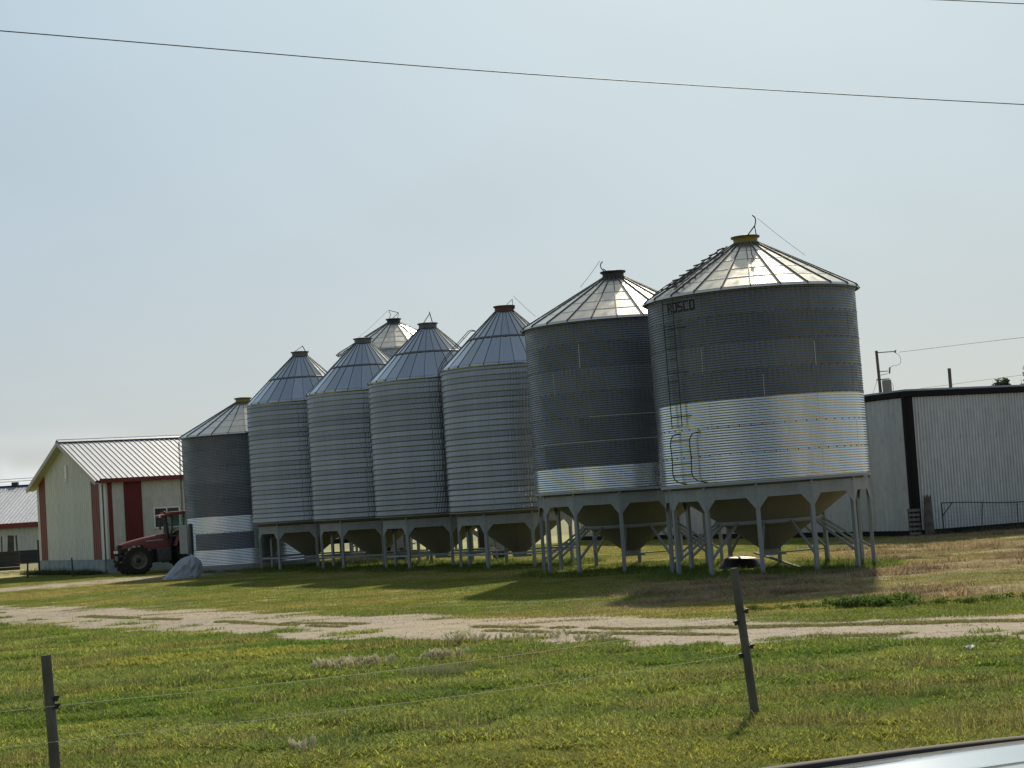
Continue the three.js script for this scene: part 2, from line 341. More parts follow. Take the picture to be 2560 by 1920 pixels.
function skirtParts(root, { N, R, off, yTop, yBot, leg, cone, ringR, ringY, outR, outY, braces, tie, base }) {
  const half = Math.PI / N, chord = 2 * R * Math.sin(half), apo = R * Math.cos(half), H = yTop - yBot;
  for (let k = 0; k < N; k++) {
    const am = off * RAD + (k + 0.5) * 2 * half, av = off * RAD + k * 2 * half;
    obj('skirt_panel', place(box(chord - 0.006, H, 0.014, 0, 0, apo), 0, (yTop + yBot) / 2, 0, 0, am, 0), M.skirt, root);
    const hw = Math.min(0.30, chord * 0.22), gh = 0.29, pw = leg / 2 + 0.004;
    const half1 = [[-chord / 2, 0], [-chord / 2 + hw, 0], [-chord / 2 + pw, -gh], [-chord / 2, -gh]];
    const half2 = [[chord / 2, 0], [chord / 2, -gh], [chord / 2 - pw, -gh], [chord / 2 - hw, 0]];
    const ap = av - half;                                            // panel before this leg, whose right end is here
    obj('gusset', [place(poly(half1, 0.012, 0, 0, apo + 0.002), 0, yBot + 0.005, 0, 0, am, 0), place(poly(half2, 0.012, 0, 0, apo + 0.002), 0, yBot + 0.005, 0, 0, ap, 0)], M.skirt, root);
    const lr = R - leg * 0.42;
    obj('leg', [place(rbox(leg, yBot + 0.22, leg * 0.9, 0.012), lr * Math.sin(av), (yBot + 0.22) / 2, lr * Math.cos(av), 0, av, 0), place(box(leg * 1.9, 0.02, leg * 1.9), lr * Math.sin(av), 0.035, lr * Math.cos(av), 0, av, 0)], M.skirt, root);
    const tabY = yTop + 0.03;
    obj('bracket', place(box(0.07, 0.15, 0.05), (R + 0.005) * Math.sin(av), tabY, (R + 0.005) * Math.cos(av), 0, av, 0), M.skirt, root);
    if (braces) obj('brace', flat([(ringR + 0.02) * Math.sin(av), ringY, (ringR + 0.02) * Math.cos(av)], [(lr - 0.05) * Math.sin(av), 0.5, (lr - 0.05) * Math.cos(av)], 0.06, 0.06), M.skirt, root);
    if (tie) {
      const b = av + 2 * half, s = lr - 0.02;
      obj('tie_bar', flat([s * Math.sin(av), tie, s * Math.cos(av)], [s * Math.sin(b), tie, s * Math.cos(b)], 0.05, 0.07), M.skirt, root);
    }
  }
  obj('hopper_cone', lathe([[cone, yTop + 0.06], [cone * 0.99, yTop - 0.05], [outR + 0.01, outY + 0.02], [outR, outY], [outR, outY - 0.12], [outR - 0.03, outY - 0.12]], 40), M.cone, root);
  if (ringR) obj('cone_ring', lathe([[ringR, ringY - 0.05], [ringR + 0.06, ringY - 0.05], [ringR + 0.06, ringY + 0.06], [ringR, ringY + 0.06]], 12), M.skirt, root);
  obj('slide_gate', [box(outR * 2.6, 0.07, outR * 2.2, 0.1, outY - 0.12, 0), bar([outR, outY - 0.1, 0], [outR + 1.3, outY - 0.07, 0.1], 0.018)], M.skirt, root);
}

function wideBin(name, label, pos, turn, { tiers, yBase, group, hopper = true, odd = {}, cap = M.steelDark, rope, lever, R = 1, lean = 0 }) {
  const root = thing(name, label, 'grain bin', pos, turn, group);
  root.rotation.z = lean;
  const s = R;
  tiers.forEach((kind, i) => {
    const ring = i % 2 ? 3 : -27;
    for (let k = 0; k < 6; k++) {
      const mats = (odd[i + ':' + k] ?? kind) === 'new' ? M.zincNew : M.zincOld;
      const m = obj('wall_sheet', sheetG, mats[Math.floor(hash(i, k, name.length + tiers.length) * mats.length)], root);
      m.position.y = yBase + i * TIER; m.rotation.y = (ring + 30 + k * 60) * RAD;
      const sc = s * (1 + 0.0007 * ((k % 3) - 1)); m.scale.set(sc, 1, sc);
    }
  });
  const yE = yBase + tiers.length * TIER, RW = WR * s;
  // seams: bolts in the laps
  const bolts = [];
  for (let i = 1; i < tiers.length; i++) for (let k = 0; k < 60; k++) { const a = k * 6 + 1, r = RW + 0.008; bolts.push(place(new THREE.CylinderGeometry(0.011, 0.013, 0.012, 5), ...at(r, a, yBase + i * TIER + 0.034), Math.PI / 2, 0, -a * RAD, 'YXZ')); }
  tag(obj('bolts', bolts, M.rib, root), null, null, null, 'stuff');
  // roof
  const N = 24, r0 = RW + 0.10, r1 = 0.36, y0 = yE + 0.02, y1 = yE + 1.50;
  const pg = roofPanelGeo(N, r0, y0, r1, y1, 5, true), rg = ribGeo(N, r0, y0, r1, y1, 0.024, 0.036);
  for (let k = 0; k < N; k++) {
    const p = obj('roof_panel', pg, M.roofBig[Math.floor(hash(k, 5, name.length) * 3)], root); p.rotation.y = (k + 0.5) * 15 * RAD + 0.015;
    const r = obj('roof_rib', rg, M.rib, root); r.rotation.y = p.rotation.y;
  }
  obj('eave_ring', lathe([[RW - 0.02, yE - 0.06], [RW + 0.02, yE - 0.05], [r0 - 0.02, y0 - 0.035], [r0 - 0.03, y0 - 0.02], [RW - 0.02, yE + 0.06]], 48), M.rib, root);
  obj('cap_collar', lathe([[r1 + 0.01, y1 - 0.03], [r1 - 0.02, y1 + 0.06], [r1 - 0.02, y1 + 0.15], [r1 + 0.03, y1 + 0.15], [r1 + 0.03, y1 + 0.20], [0.02, y1 + 0.23]], 28), cap, root);
  obj('cap_lid', lathe([[r1 + 0.045, y1 + 0.165], [r1 + 0.05, y1 + 0.205], [0.1, y1 + 0.25], [0.0, y1 + 0.25]], 28), M.steelDark, root);
  if (lever) obj('lid_lever', lever(r1, y1 + 0.2), M.steelDark, root);
  if (hopper) {
    obj('base_flange', lathe([[RW - 0.01, yBase - 0.05], [RW + 0.035, yBase - 0.05], [RW + 0.035, yBase - 0.035], [RW + 0.012, yBase - 0.03], [RW + 0.012, yBase + 0.03]], 60), M.skirt, root);
    skirtParts(root, { N: 12, R: RW - 0.06, off: -5, yTop: yBase - 0.10, yBot: yBase - 0.42, leg: 0.115, cone: (RW - 0.06) * Math.cos(Math.PI / 12) - 0.03, ringR: 1.46, ringY: 1.40, outR: 0.24, outY: 0.60, braces: true });
  }
  return root;
}
const bentHook = (r, y) => [bar([0.02, y - 0.02, r * 0.3], [0.05, y + 0.42, 0.22], 0.016), bar([0.32, y - 0.05, 0.1], [0.29, y + 0.25, 0.12], 0.016), bar([0.06, y, 0.15], [0.29, y + 0.27, 0.12], 0.018), tube([[0.29, y + 0.25, 0.12], [0.33, y + 0.42, 0.1], [0.31, y + 0.52, 0.08], [0.25, y + 0.58, 0.06]], 0.018)].slice(1);
const leftHook = (r, y) => [bar([-0.30, y - 0.06, 0.1], [-0.27, y + 0.02, 0.1], 0.02), tube([[-0.26, y, 0.1], [-0.36, y + 0.13, 0.1], [-0.37, y + 0.25, 0.1], [-0.30, y + 0.33, 0.1]], 0.018), bar([-0.18, y, 0.1], [-0.30, y + 0.1, 0.1], 0.016)];
const bentFrame = (r, y) => [tube([[-0.22, y, 0.1], [-0.13, y + 0.26, 0.1], [-0.2, y + 0.34, 0.1], [-0.18, y + 0.46, 0.1]], 0.016), bar([-0.2, y + 0.45, 0.1], [0.28, y + 0.30, 0.1], 0.018), bar([0.28, y + 0.30, 0.1], [-0.05, y + 0.02, 0.1], 0.016), bar([0.28, y + 0.30, 0.1], [0.22, y, 0.1], 0.016)];
const faceCam = (x, z) => Math.atan2(-x, -z);

// the lettered bin nearest to the road
const binA = wideBin('hopper_bin', 'large galvanized hopper bin with black letters on its wall, before the shed', [6.93, 0, -51.3], faceCam(6.93, -51.3), {
  tiers: ['new', 'new', 'new', 'old', 'old', 'old', 'old'], yBase: 2.52, group: 'wide corrugated hopper bins', cap: M.yellow, lever: bentHook, lean: 0.010,
});
{
  const yB = 2.52, yE = yB + 7 * TIER, R = WR;
  // wall ladder in two lengths, and the roof ladder that carries on up beside a rib
  const aL = -52.5, aR = -44.2, o = 0.10, rails = [];
  const rail = (a, y0, y1) => bar(at(R + o, a, y0), at(R + o, a, y1), 0.014);
  rails.push(rail(aL, yB + 1.62, yE - 0.1), rail(aR, yB + 1.62, yE - 0.1));
  for (let y = yB + 1.64; y < yE - 0.15; y += 0.305) rails.push(bar(at(R + o, aL, y), at(R + o, aR, y), 0.009));
  for (let y = yB + 1.9; y < yE; y += 1.2) for (const a of [aL, aR]) rails.push(bar(at(R, a + 6, y), at(R + o, a, y), 0.012));
  obj('wall_ladder', rails, M.steelDark, binA);
  const low = [];
  for (const a of [-53, -38.5]) low.push(tube([at(R + 0.01, a + 5, yB + 1.44), at(R + 0.12, a + 1.5, yB + 1.40), at(R + 0.16, a, yB + 1.25), at(R + 0.16, a, yB + 0.75), at(R + 0.16, a, yB + 0.28), at(R + 0.13, a + 2, yB + 0.15), at(R + 0.01, a + 7, yB + 0.06)], 0.016, 6, 40));
  for (const y of [0.3, 0.62, 0.94, 1.24]) low.push(bar(at(R + 0.16, -53, yB + y), at(R + 0.16, -38.5, yB + y), 0.010));
  obj('wall_ladder', low, M.steelDark, binA);
  const r0 = R + 0.10, r1 = 0.36, y0 = yE + 0.02, y1 = yE + 1.5, roof = (t, a, d) => at(lerp(r0, r1, t), a, lerp(y0, y1, t) + d), rl = [];
  const left = (t) => lerp(-52, -70, t * t), rung = [];
  rl.push(bar(roof(0.02, -56, 0.10), roof(0.86, -80, 0.10), 0.016), bar(roof(0.02, -43, 0.10), roof(0.88, -50, 0.10), 0.016));
  for (let k = 0; k < 9; k++) { const t = 0.07 + k * 0.095; rl.push(flat(roof(t, lerp(-56.5, -80, t / 0.86), 0.12), roof(t, lerp(-43.2, -50, t / 0.88), 0.12), 0.05, 0.03)); }
  rl.push(tube([roof(0.0, -66, 0.03), roof(0.05, -62, 0.10), roof(0.2, -60, 0.12), roof(0.30, -60, 0.08)], 0.014));
  obj('roof_ladder', rl, M.steelDark, binA);
  // a drop rod with a foot on the roof
  obj('drop_rod', tube([roof(0.80, 8, 0.25), roof(0.62, 6, 0.10), roof(0.50, 6, 0.06), roof(0.47, 4, 0.05)], 0.014), M.steelDark, binA);
  // stencilled letters, painted on the crests and troughs of the sheet
  const F = { R: ['1110', '1001', '1001', '1110', '1010', '1001', '1001'], O: ['1111', '1001', '1001', '1001', '1001', '1001', '1111'], S: ['1111', '1000', '1000', '1111', '0001', '0001', '1111'], C: ['1111', '1000', '1000', '1000', '1000', '1000', '1111'] };
  const cells = [], cw = 0.94 / RAD / R * 0.046, chh = 0.040, top = yE - 0.19, phase = (y) => (y - yB) % TIER / (TIER + 0.012);
  'ROSCO'.split('').forEach((ch, n) => F[ch].forEach((row, j) => row.split('').forEach((c, i) => {
    if (c !== '1') return;
    const a0 = -50.6 + n * 4.1 + i * cw, yA = top - (j + 1) * chh;
    cells.push(grid(2, 6, (u, v) => { const y = yA + v * chh, r = R + 0.0055 + 0.0066 * Math.cos(phase(y) * NCOR * 2 * Math.PI); return [...at(r, a0 + u * cw, y), u, v]; }));
  })));
  obj('lettering', cells, M.stencil, binA);
  const streak = (a, y0, y1, w = 0.02) => grid(1, Math.round((y1 - y0) / 0.012), (u, v) => { const y = lerp(y0, y1, v), r = R + 0.004 + 0.0066 * Math.cos(phase(y) * NCOR * 2 * Math.PI); return [...at(r, a + (u - 0.5) * w / R / RAD, y), u, v]; });
  obj('sealant_strip', [streak(33.2, yB + 4 * TIER, yB + 4.9 * TIER), streak(-29, yB + 4 * TIER, yB + 4.95 * TIER, 0.012), streak(3.4, yB + 3 * TIER, yB + 3.8 * TIER, 0.012)], M.sealant, binA);
}
const binB = wideBin('hopper_bin', 'dark corrugated hopper bin with one bright bottom ring, beside the lettered bin', [3.42, 0, -57.7], faceCam(3.42, -57.7), {
  tiers: ['new', 'old', 'old', 'old', 'old', 'old', 'old'], yBase: 2.54, group: 'wide corrugated hopper bins', lever: leftHook,
});
{
  const yB = 2.54, R = WR, phase = (y) => (y - yB) % TIER / (TIER + 0.012);
  const streak = (a, y0, y1, w) => grid(1, Math.round((y1 - y0) / 0.012), (u, v) => { const y = lerp(y0, y1, v), r = R + 0.004 + 0.0066 * Math.cos(phase(y) * NCOR * 2 * Math.PI); return [...at(r, a + (u - 0.5) * w / R / RAD, y), u, v]; });
  obj('sealant_strip', [streak(-24, yB + 5.02 * TIER, yB + 6 * TIER, 0.02), streak(-44, yB + 4.03 * TIER, yB + 4.9 * TIER, 0.014)], M.sealant, binB);
  const seam = (a0, a1, y) => grid(24, 1, (u, v) => [...at(R + 0.013, lerp(a0, a1, u), y + v * 0.014), u, v]);
  obj('lap_edge', [seam(-20, 40, yB + 3 * TIER), seam(-70, 30, yB + 2 * TIER)], M.sealant, binB);
}
// the bin on a slab beside the barn
const binL = wideBin('flat_bottom_bin', 'corrugated bin standing on a concrete slab with a bolted door, beside the red tractor', [-12.53, 0, -84.8], faceCam(-12.53, -84.8), {
  tiers: ['new', 'new', 'new', 'old', 'old', 'old', 'old', 'old'], yBase: 0.26, hopper: false, cap: M.yellow, odd: { '1:5': 'old' },
});
{
  const R = WR;
  obj('slab', lathe([[0, 0.3], [R + 0.1, 0.3], [R + 0.12, 0.27], [R + 0.12, -0.05]], 40), M.concreteGrey, binL);
  obj('door', [place(rbox(0.62, 1.32, 0.06, 0.02), ...at(R + 0.16, -79, 1.55), 0, -52 * RAD, 0)], M.grey, binL);
  obj('door_frame', [place(box(0.22, 1.4, 0.06), ...at(R + 0.03, -66, 1.55), 0, -66 * RAD, 0)], M.steelDark, binL);
  const lad = [];
  for (const a of [-89, -98]) lad.push(bar(at(R + 0.14, a, 2.4), at(R + 0.14, a, 6.05), 0.016));
  for (let y = 2.5; y < 6; y += 0.4) lad.push(bar(at(R + 0.14, -89, y), at(R + 0.14, -98, y), 0.012));
  for (let y = 2.8; y < 6; y += 1.1) lad.push(bar(at(R, -89, y), at(R + 0.14, -89, y), 0.012));
  obj('wall_ladder', lad, M.steelDark, binL);
}
// the tall bin in the second row
wideBin('hopper_bin', 'tall corrugated bin with a bent pipe frame on its cap, behind the ribbed bins', [-5.9, 0, -94], faceCam(-5.9, -94), {
  tiers: ['new', 'new', 'new', 'new', 'new', 'new', 'new', 'old', 'new', 'new'], yBase: 2.95, lever: bentFrame, R: 1.0, group: 'wide corrugated hopper bins',
});

// ------------------------------------------------------------------ ribbed bins with steep two-part roofs
const SR = 2.43, NB = 26, YB = 2.08, BH = 5.13 / NB;
const bandG = grid(600, 7, (u, v) => {
  const a = u * Math.PI * 2, y = v * BH * 1.03, lap = 0.019 * smooth(0, 0.15, v) * (1 - smooth(0.15, 1.05, v) * 0.9), r = SR - 0.008 + lap + 0.0055 * Math.cos(a * 150) * smooth(0, 0.12, v) * smooth(1.02, 0.85, v);
  return [r * Math.sin(a), y, r * Math.cos(a), SR * a, y];
});
const sN = 28, sY0 = YB + NB * BH, sY1 = sY0 + 1.06, sY2 = sY0 + 2.05, sR0 = SR + 0.015, sR1 = 1.40, sR2 = 0.36;
const lowG = roofPanelGeo(sN, sR0, sY0 + 0.05, sR1, sY1, 1, false), upG = roofPanelGeo(sN, sR1 + 0.02, sY1 - 0.012, sR2, sY2, 1, false);
const lowRib = ribGeo(sN, sR0, sY0 + 0.04, sR1, sY1, 0.018, 0.026), upRib = ribGeo(sN, sR1 + 0.02, sY1 - 0.012, sR2, sY2, 0.018, 0.026);
function ribbedBin(label, [x, z], { cap = M.rib, lever, seed, ladder = false }) {
  const root = thing('ribbed_bin', label, 'grain bin', [x, 0, z], 0, 'ribbed steep-roofed hopper bins');
  const jig = rng(seed);
  for (let k = 0; k < NB; k++) { const m = obj('wall_band', bandG, M.zincBand[Math.floor(jig() * 5)], root); m.position.y = YB + k * BH; m.rotation.y = jig() * 0.04; const s = 1 + (jig() - 0.5) * 0.0012; m.scale.set(s, 1, s); }
  for (let k = 0; k < sN; k++) {
    const a = obj('roof_panel', lowG, M.roofSteep[Math.floor(jig() * 3)], root), b = obj('roof_panel', upG, M.roofSteep[Math.floor(jig() * 3)], root);
    a.rotation.y = b.rotation.y = k * 2 * Math.PI / sN + seed * 0.37;
    const c = obj('roof_rib', lowRib, M.rib, root), d = obj('roof_rib', upRib, M.rib, root);
    c.rotation.y = d.rotation.y = a.rotation.y;
  }
  const ph = jig() * 9;
  obj('eave_roll', grid(120, 6, (u, v) => {                          // the dented, rolled-over eave
    const a = u * Math.PI * 2, w = 0.016 * (fbm(Math.cos(a) * 5 + ph, Math.sin(a) * 5, 201, 3) - 0.5), t = v * 1.35;
    const r = sR0 - 0.05 + 0.07 * Math.cos(t * 1.6 - 0.9) + w, y = sY0 - 0.07 + 0.15 * v + w * 0.5;
    return [r * Math.sin(a), y, r * Math.cos(a), a * SR, y];
  }), M.roofSteep[1], root);
  obj('roof_band', lathe([[sR1 + 0.03, sY1 - 0.04], [sR1 + 0.055, sY1 - 0.03], [sR1 + 0.025, sY1 + 0.015], [sR1 - 0.02, sY1 + 0.03]], sN), M.rib, root);
  obj('cap_collar', lathe([[sR2 + 0.02, sY2 - 0.03], [sR2 - 0.01, sY2 + 0.03], [sR2 - 0.01, sY2 + 0.15], [sR2 + 0.03, sY2 + 0.16], [sR2 + 0.03, sY2 + 0.20]], 28), cap, root);
  obj('cap_lid', lathe([[sR2 + 0.04, sY2 + 0.165], [sR2 + 0.045, sY2 + 0.20], [0.1, sY2 + 0.24], [0, sY2 + 0.24]], 28), M.steelDark, root);
  if (lever) obj('lid_lever', lever(sR2, sY2 + 0.2), M.steelDark, root);
  obj('cowl', lathe([[SR + 0.03, YB - 0.03], [SR + 0.03, YB], [SR - 0.01, YB - 0.03], [2.08, YB - 0.13], [2.0, YB - 0.145]], 60), M.cone, root);
  skirtParts(root, { N: 8, R: 2.22, off: 13.5, yTop: YB - 0.15, yBot: YB - 0.47, leg: 0.11, cone: 2.02, outR: 0.26, outY: 0.52, tie: 0.56 });
  if (ladder) {
    const rl = [], f = faceCam(x, z) / RAD, aC = -96 + f, da = 4.5, roof = (t, a, d) => { const R = t < 0.5 ? lerp(sR0, sR1, t * 2) : lerp(sR1, sR2, t * 2 - 1), y = t < 0.5 ? lerp(sY0, sY1, t * 2) : lerp(sY1, sY2, t * 2 - 1); return at(R + d * 0.7, a, y + d * 0.7); };
    for (const s of [-1, 1]) {
      rl.push(bar(at(SR + 0.12, aC + s * da, 2.5), at(SR + 0.12, aC + s * da, sY0), 0.014));
      rl.push(tube([at(SR + 0.12, aC + s * da, sY0), roof(0.1, aC + s * da * 1.1, 0.2), roof(0.5, aC + s * da * 1.7, 0.22), roof(0.62, aC + s * da * 2, 0.2), roof(0.66, aC + s * da * 2, 0.05)], 0.015));
    }
    for (let y = 2.6; y < sY0; y += 0.38) rl.push(bar(at(SR + 0.12, aC - da, y), at(SR + 0.12, aC + da, y), 0.010));
    for (let t = 0.1; t < 0.62; t += 0.13) rl.push(bar(roof(t, aC - da * (1 + t * 1.4), 0.2), roof(t, aC + da * (1 + t * 1.4), 0.2), 0.011));
    for (let y = 3; y < sY0; y += 1.1) for (const s of [-1, 1]) rl.push(bar(at(SR, aC + s * da, y), at(SR + 0.12, aC + s * da, y), 0.010));
    obj('ladder', rl, M.steelDark, root);
  }
  return root;
}
const aLever = (r, y) => [bar([-0.16, y, 0.1], [0.1, y + 0.36, 0.05], 0.016), bar([0.2, y, 0.1], [0.1, y + 0.44, 0.05], 0.02)];
const triLever = (r, y) => [bar([-0.24, y, 0.1], [0.14, y + 0.24, 0.05], 0.013), bar([0.26, y, 0.1], [0.13, y + 0.26, 0.05], 0.02)];
const thinLever = (r, y) => [bar([0.05, y, 0.1], [0.31, y + 0.22, 0.05], 0.010), bar([0.33, y - 0.1, 0.1], [0.31, y + 0.24, 0.05], 0.012), box(0.1, 0.1, 0.1, 0.34, y - 0.08, 0.1)];
const RB = [[-0.11, -66.2], [-3.13, -70.8], [-6.05, -75.4], [-9.2, -79.9]];
ribbedBin('ribbed hopper bin with a rusty red cap ring, beside the dark corrugated bin', RB[0], { cap: M.rust, lever: thinLever, seed: 3, ladder: true });
ribbedBin('ribbed hopper bin with an upright A-shaped lever on its grey cap', RB[1], { lever: aLever, seed: 5 });
const plainCap = ribbedBin('ribbed hopper bin with a bare grey cap, below the tall bin behind it', RB[2], { seed: 7 });
ribbedBin('ribbed hopper bin with a short bent cap lever, beside the slab bin', RB[3], { lever: triLever, seed: 11 });
{ // data plate on the skirt of the first ribbed bin
  const b = scene.getObjectByName('ribbed_bin');
  obj('data_plate', place(box(0.22, 0.06, 0.01), 2.10 * Math.sin(20 * RAD), YB - 0.33, 2.10 * Math.cos(20 * RAD), 0, 36 * RAD, 0), M.white, b);
}
// pull ropes from the lids
function rope(label, p, q, sag = 0.15) {
  const m = [(p[0] + q[0]) / 2, (p[1] + q[1]) / 2 - sag, (p[2] + q[2]) / 2];
  return tag(obj('lid_rope', tube([p, m, q], 0.007, 4, 16), M.rope), label, 'rope');
}
rope('thin lid rope slanting down the roof of the lettered bin', [7.20, 9.90, -51.15], [8.27, 8.63, -50.0], 0.02);
rope('thin lid rope left of the cap on the dark corrugated bin', [3.03, 9.80, -57.55], [2.33, 8.93, -57.0], 0.02);
rope('thin lid rope right of the rusty red cap', [0.25, 9.80, -66.1], [1.01, 8.92, -65.4], 0.02);
rope('long lid rope from the bent pipe frame of the tall bin', [-6.1, 12.58, -93.9], [-7.75, 11.08, -93.0], 0.05);

// ------------------------------------------------------------------ corrugated shed
{
  const t = thing('machine_shed', 'long corrugated metal shed with black roof edge and black corner trim, behind the bins', 'shed', [15.3, 0, -71.3], 25.06 * RAD);
  const wall = (len, y0, y1, pitch, amp) => grid(Math.round(len / pitch * 8), 1, (u, v) => [u * len, lerp(y0, y1, v), amp * clamp(1.7 * Math.cos(u * len / pitch * 2 * Math.PI) + 0.55, -1, 1), u * len, lerp(y0, y1, v)]);
  const front = wall(0.9, 0.22, 5.42, 0.15, 0.03), side = wall(1.22, 0.22, 5.42, 0.305, 0.04);
  for (let k = 0; k < 20; k++) { const m = obj('front_sheet', front, M.shedWall[Math.floor(hash(k, 1, 5) * 3)], t); m.position.set(k * 0.9, 0, 0); m.position.z = 0.002 * (k % 2); }
  for (let k = 0; k < 24; k++) { const m = obj('side_sheet', side, M.shedWall[Math.floor(hash(k, 2, 5) * 3)], t); m.position.set(0.002 * (k % 2), 0, -29.3 + k * 1.22); m.rotation.y = -Math.PI / 2; }
  obj('roof_edge', [box(18.4, 0.22, 0.22, 9.0, 5.55, 0.05), box(0.22, 0.20, 29.4, -0.06, 5.56, -14.85)], M.dark, t);
  obj('roof', [box(18.2, 0.08, 29.4, 9.1, 5.70, -14.7)], M.barnRoof[0], t);
  obj('corner_trim', [box(0.25, 5.2, 0.06, 0.12, 2.82, 0.065), box(0.06, 5.2, 0.20, -0.075, 2.82, -0.06), box(0.16, 5.2, 0.16, 0.0, 2.82, 0.0)], M.dark, t);
  obj('back_wall', [box(18, 5.2, 0.1, 9, 2.8, -29.3), box(0.1, 5.2, 29.2, 18.0, 2.8, -14.7)], M.shedWall[0], t);
  obj('sill', [box(18, 0.22, 0.1, 9, 0.12, -0.05), box(0.1, 0.22, 29.2, 0.06, 0.12, -14.7)], M.dark, t);
}
{
  const p = thing('corner_post', 'rough wooden post standing at the dark corner of the shed', 'post', [15.75, 0, -70.9], 0.3);
  obj('timber', grid(12, 14, (u, v) => { const a = u * 2 * Math.PI, r = 0.19 * (1 - 0.25 * v) * (1 + 0.25 * (fbm(Math.cos(a) * 2 + 3, v * 3 + Math.sin(a) * 2, 301, 3) - 0.5)); return [r * Math.cos(a), v * (1.5 + 0.12 * Math.cos(a * 3)), r * Math.sin(a), u, v * 2]; }), M.wood, p);
  const pal = thing('pallet', 'weathered wooden pallet leaning upright by the shed corner', 'pallet', [15.1, 0, -71.0], 0.35);
  pal.rotation.x = -0.06; pal.position.x = 15.2;
  for (const x of [-0.2, 0, 0.2]) obj('bearer', box(0.05, 1.08, 0.09, x, 0.55, 0), M.woodDark, pal);
  for (let k = 0; k < 6; k++) obj('slat', box(0.5, 0.10, 0.02, (hash(k, 3) - 0.5) * 0.03, 0.12 + k * 0.18, 0.057, 0, 0, (hash(k, 7) - 0.5) * 0.03), M.woodPale, pal);
  const gt = thing('pipe_gate', 'dark pipe gate with sagging top rail in front of the shed end', 'gate', [16.05, 0, -69.9], 0.08);
  const top = [[0, 1.26, 0], [1, 1.22, 0], [2.2, 1.13, 0], [3.4, 1.10, 0], [5.4, 1.14, 0]];
  obj('top_rail', tube(top, 0.022, 6, 30), M.steelDark, gt);
  obj('end_rail', [bar([0.02, 0.2, 0], [0, 1.26, 0], 0.025), bar([0.02, 0.78, 0], [0.42, 1.24, 0], 0.02)], M.steelDark, gt);
  obj('upright', bar([1.48, 0.02, 0], [1.6, 1.18, 0], 0.018), M.steelDark, gt);
  obj('upright', bar([2.92, 0.02, 0], [2.96, 1.11, 0], 0.018), M.steelDark, gt);
  obj('upright', bar([5.0, 0.02, 0], [5.05, 1.12, 0], 0.018), M.steelDark, gt);
  const mesh = [];
  for (let k = 0; k < 7; k++) mesh.push(bar([0.02, 0.12 + k * 0.15, 0.01], [5.4, 0.12 + k * 0.145, 0.01], 0.0025, 4));
  for (let k = 0; k < 34; k++) mesh.push(bar([0.1 + k * 0.155, 0.1, 0.01], [0.1 + k * 0.155, 1.1, 0.01], 0.002, 4));
  tag(obj('wire_mesh', mesh, M.steelDark, gt), null, null, null, 'stuff');
}

// ------------------------------------------------------------------ barns on the left
function ribbedSheet(w, h, ribs, dep = 0.02) {                       // painted steel cladding: flat with narrow ribs, edges at x = 0 and w
  const xs = [0]; for (let k = 0; k < ribs; k++) { const c = (k + 0.5) * w / ribs; xs.push(c - 0.035, c - 0.018, c + 0.018, c + 0.035); } xs.push(w);
  const zs = xs.map((_, i) => (i === 0 || i === xs.length - 1 ? 0 : ((i - 1) % 4 === 1 || (i - 1) % 4 === 2) ? dep : 0));
  const pos = [], uv = [];
  for (let i = 0; i + 1 < xs.length; i++) {
    const h0 = typeof h === 'function' ? h(xs[i]) : h, h1 = typeof h === 'function' ? h(xs[i + 1]) : h;
    const a = [xs[i], 0, zs[i]], b = [xs[i + 1], 0, zs[i + 1]], c = [xs[i + 1], h1, zs[i + 1]], d = [xs[i], h0, zs[i]];
    for (const p of [a, b, c, a, c, d]) { pos.push(...p); uv.push(p[0], p[1]); }
  }
  const g = new THREE.BufferGeometry();
  g.setAttribute('position', new THREE.Float32BufferAttribute(pos, 3)); g.setAttribute('uv', new THREE.Float32BufferAttribute(uv, 2)); g.computeVertexNormals();
  return g;
}
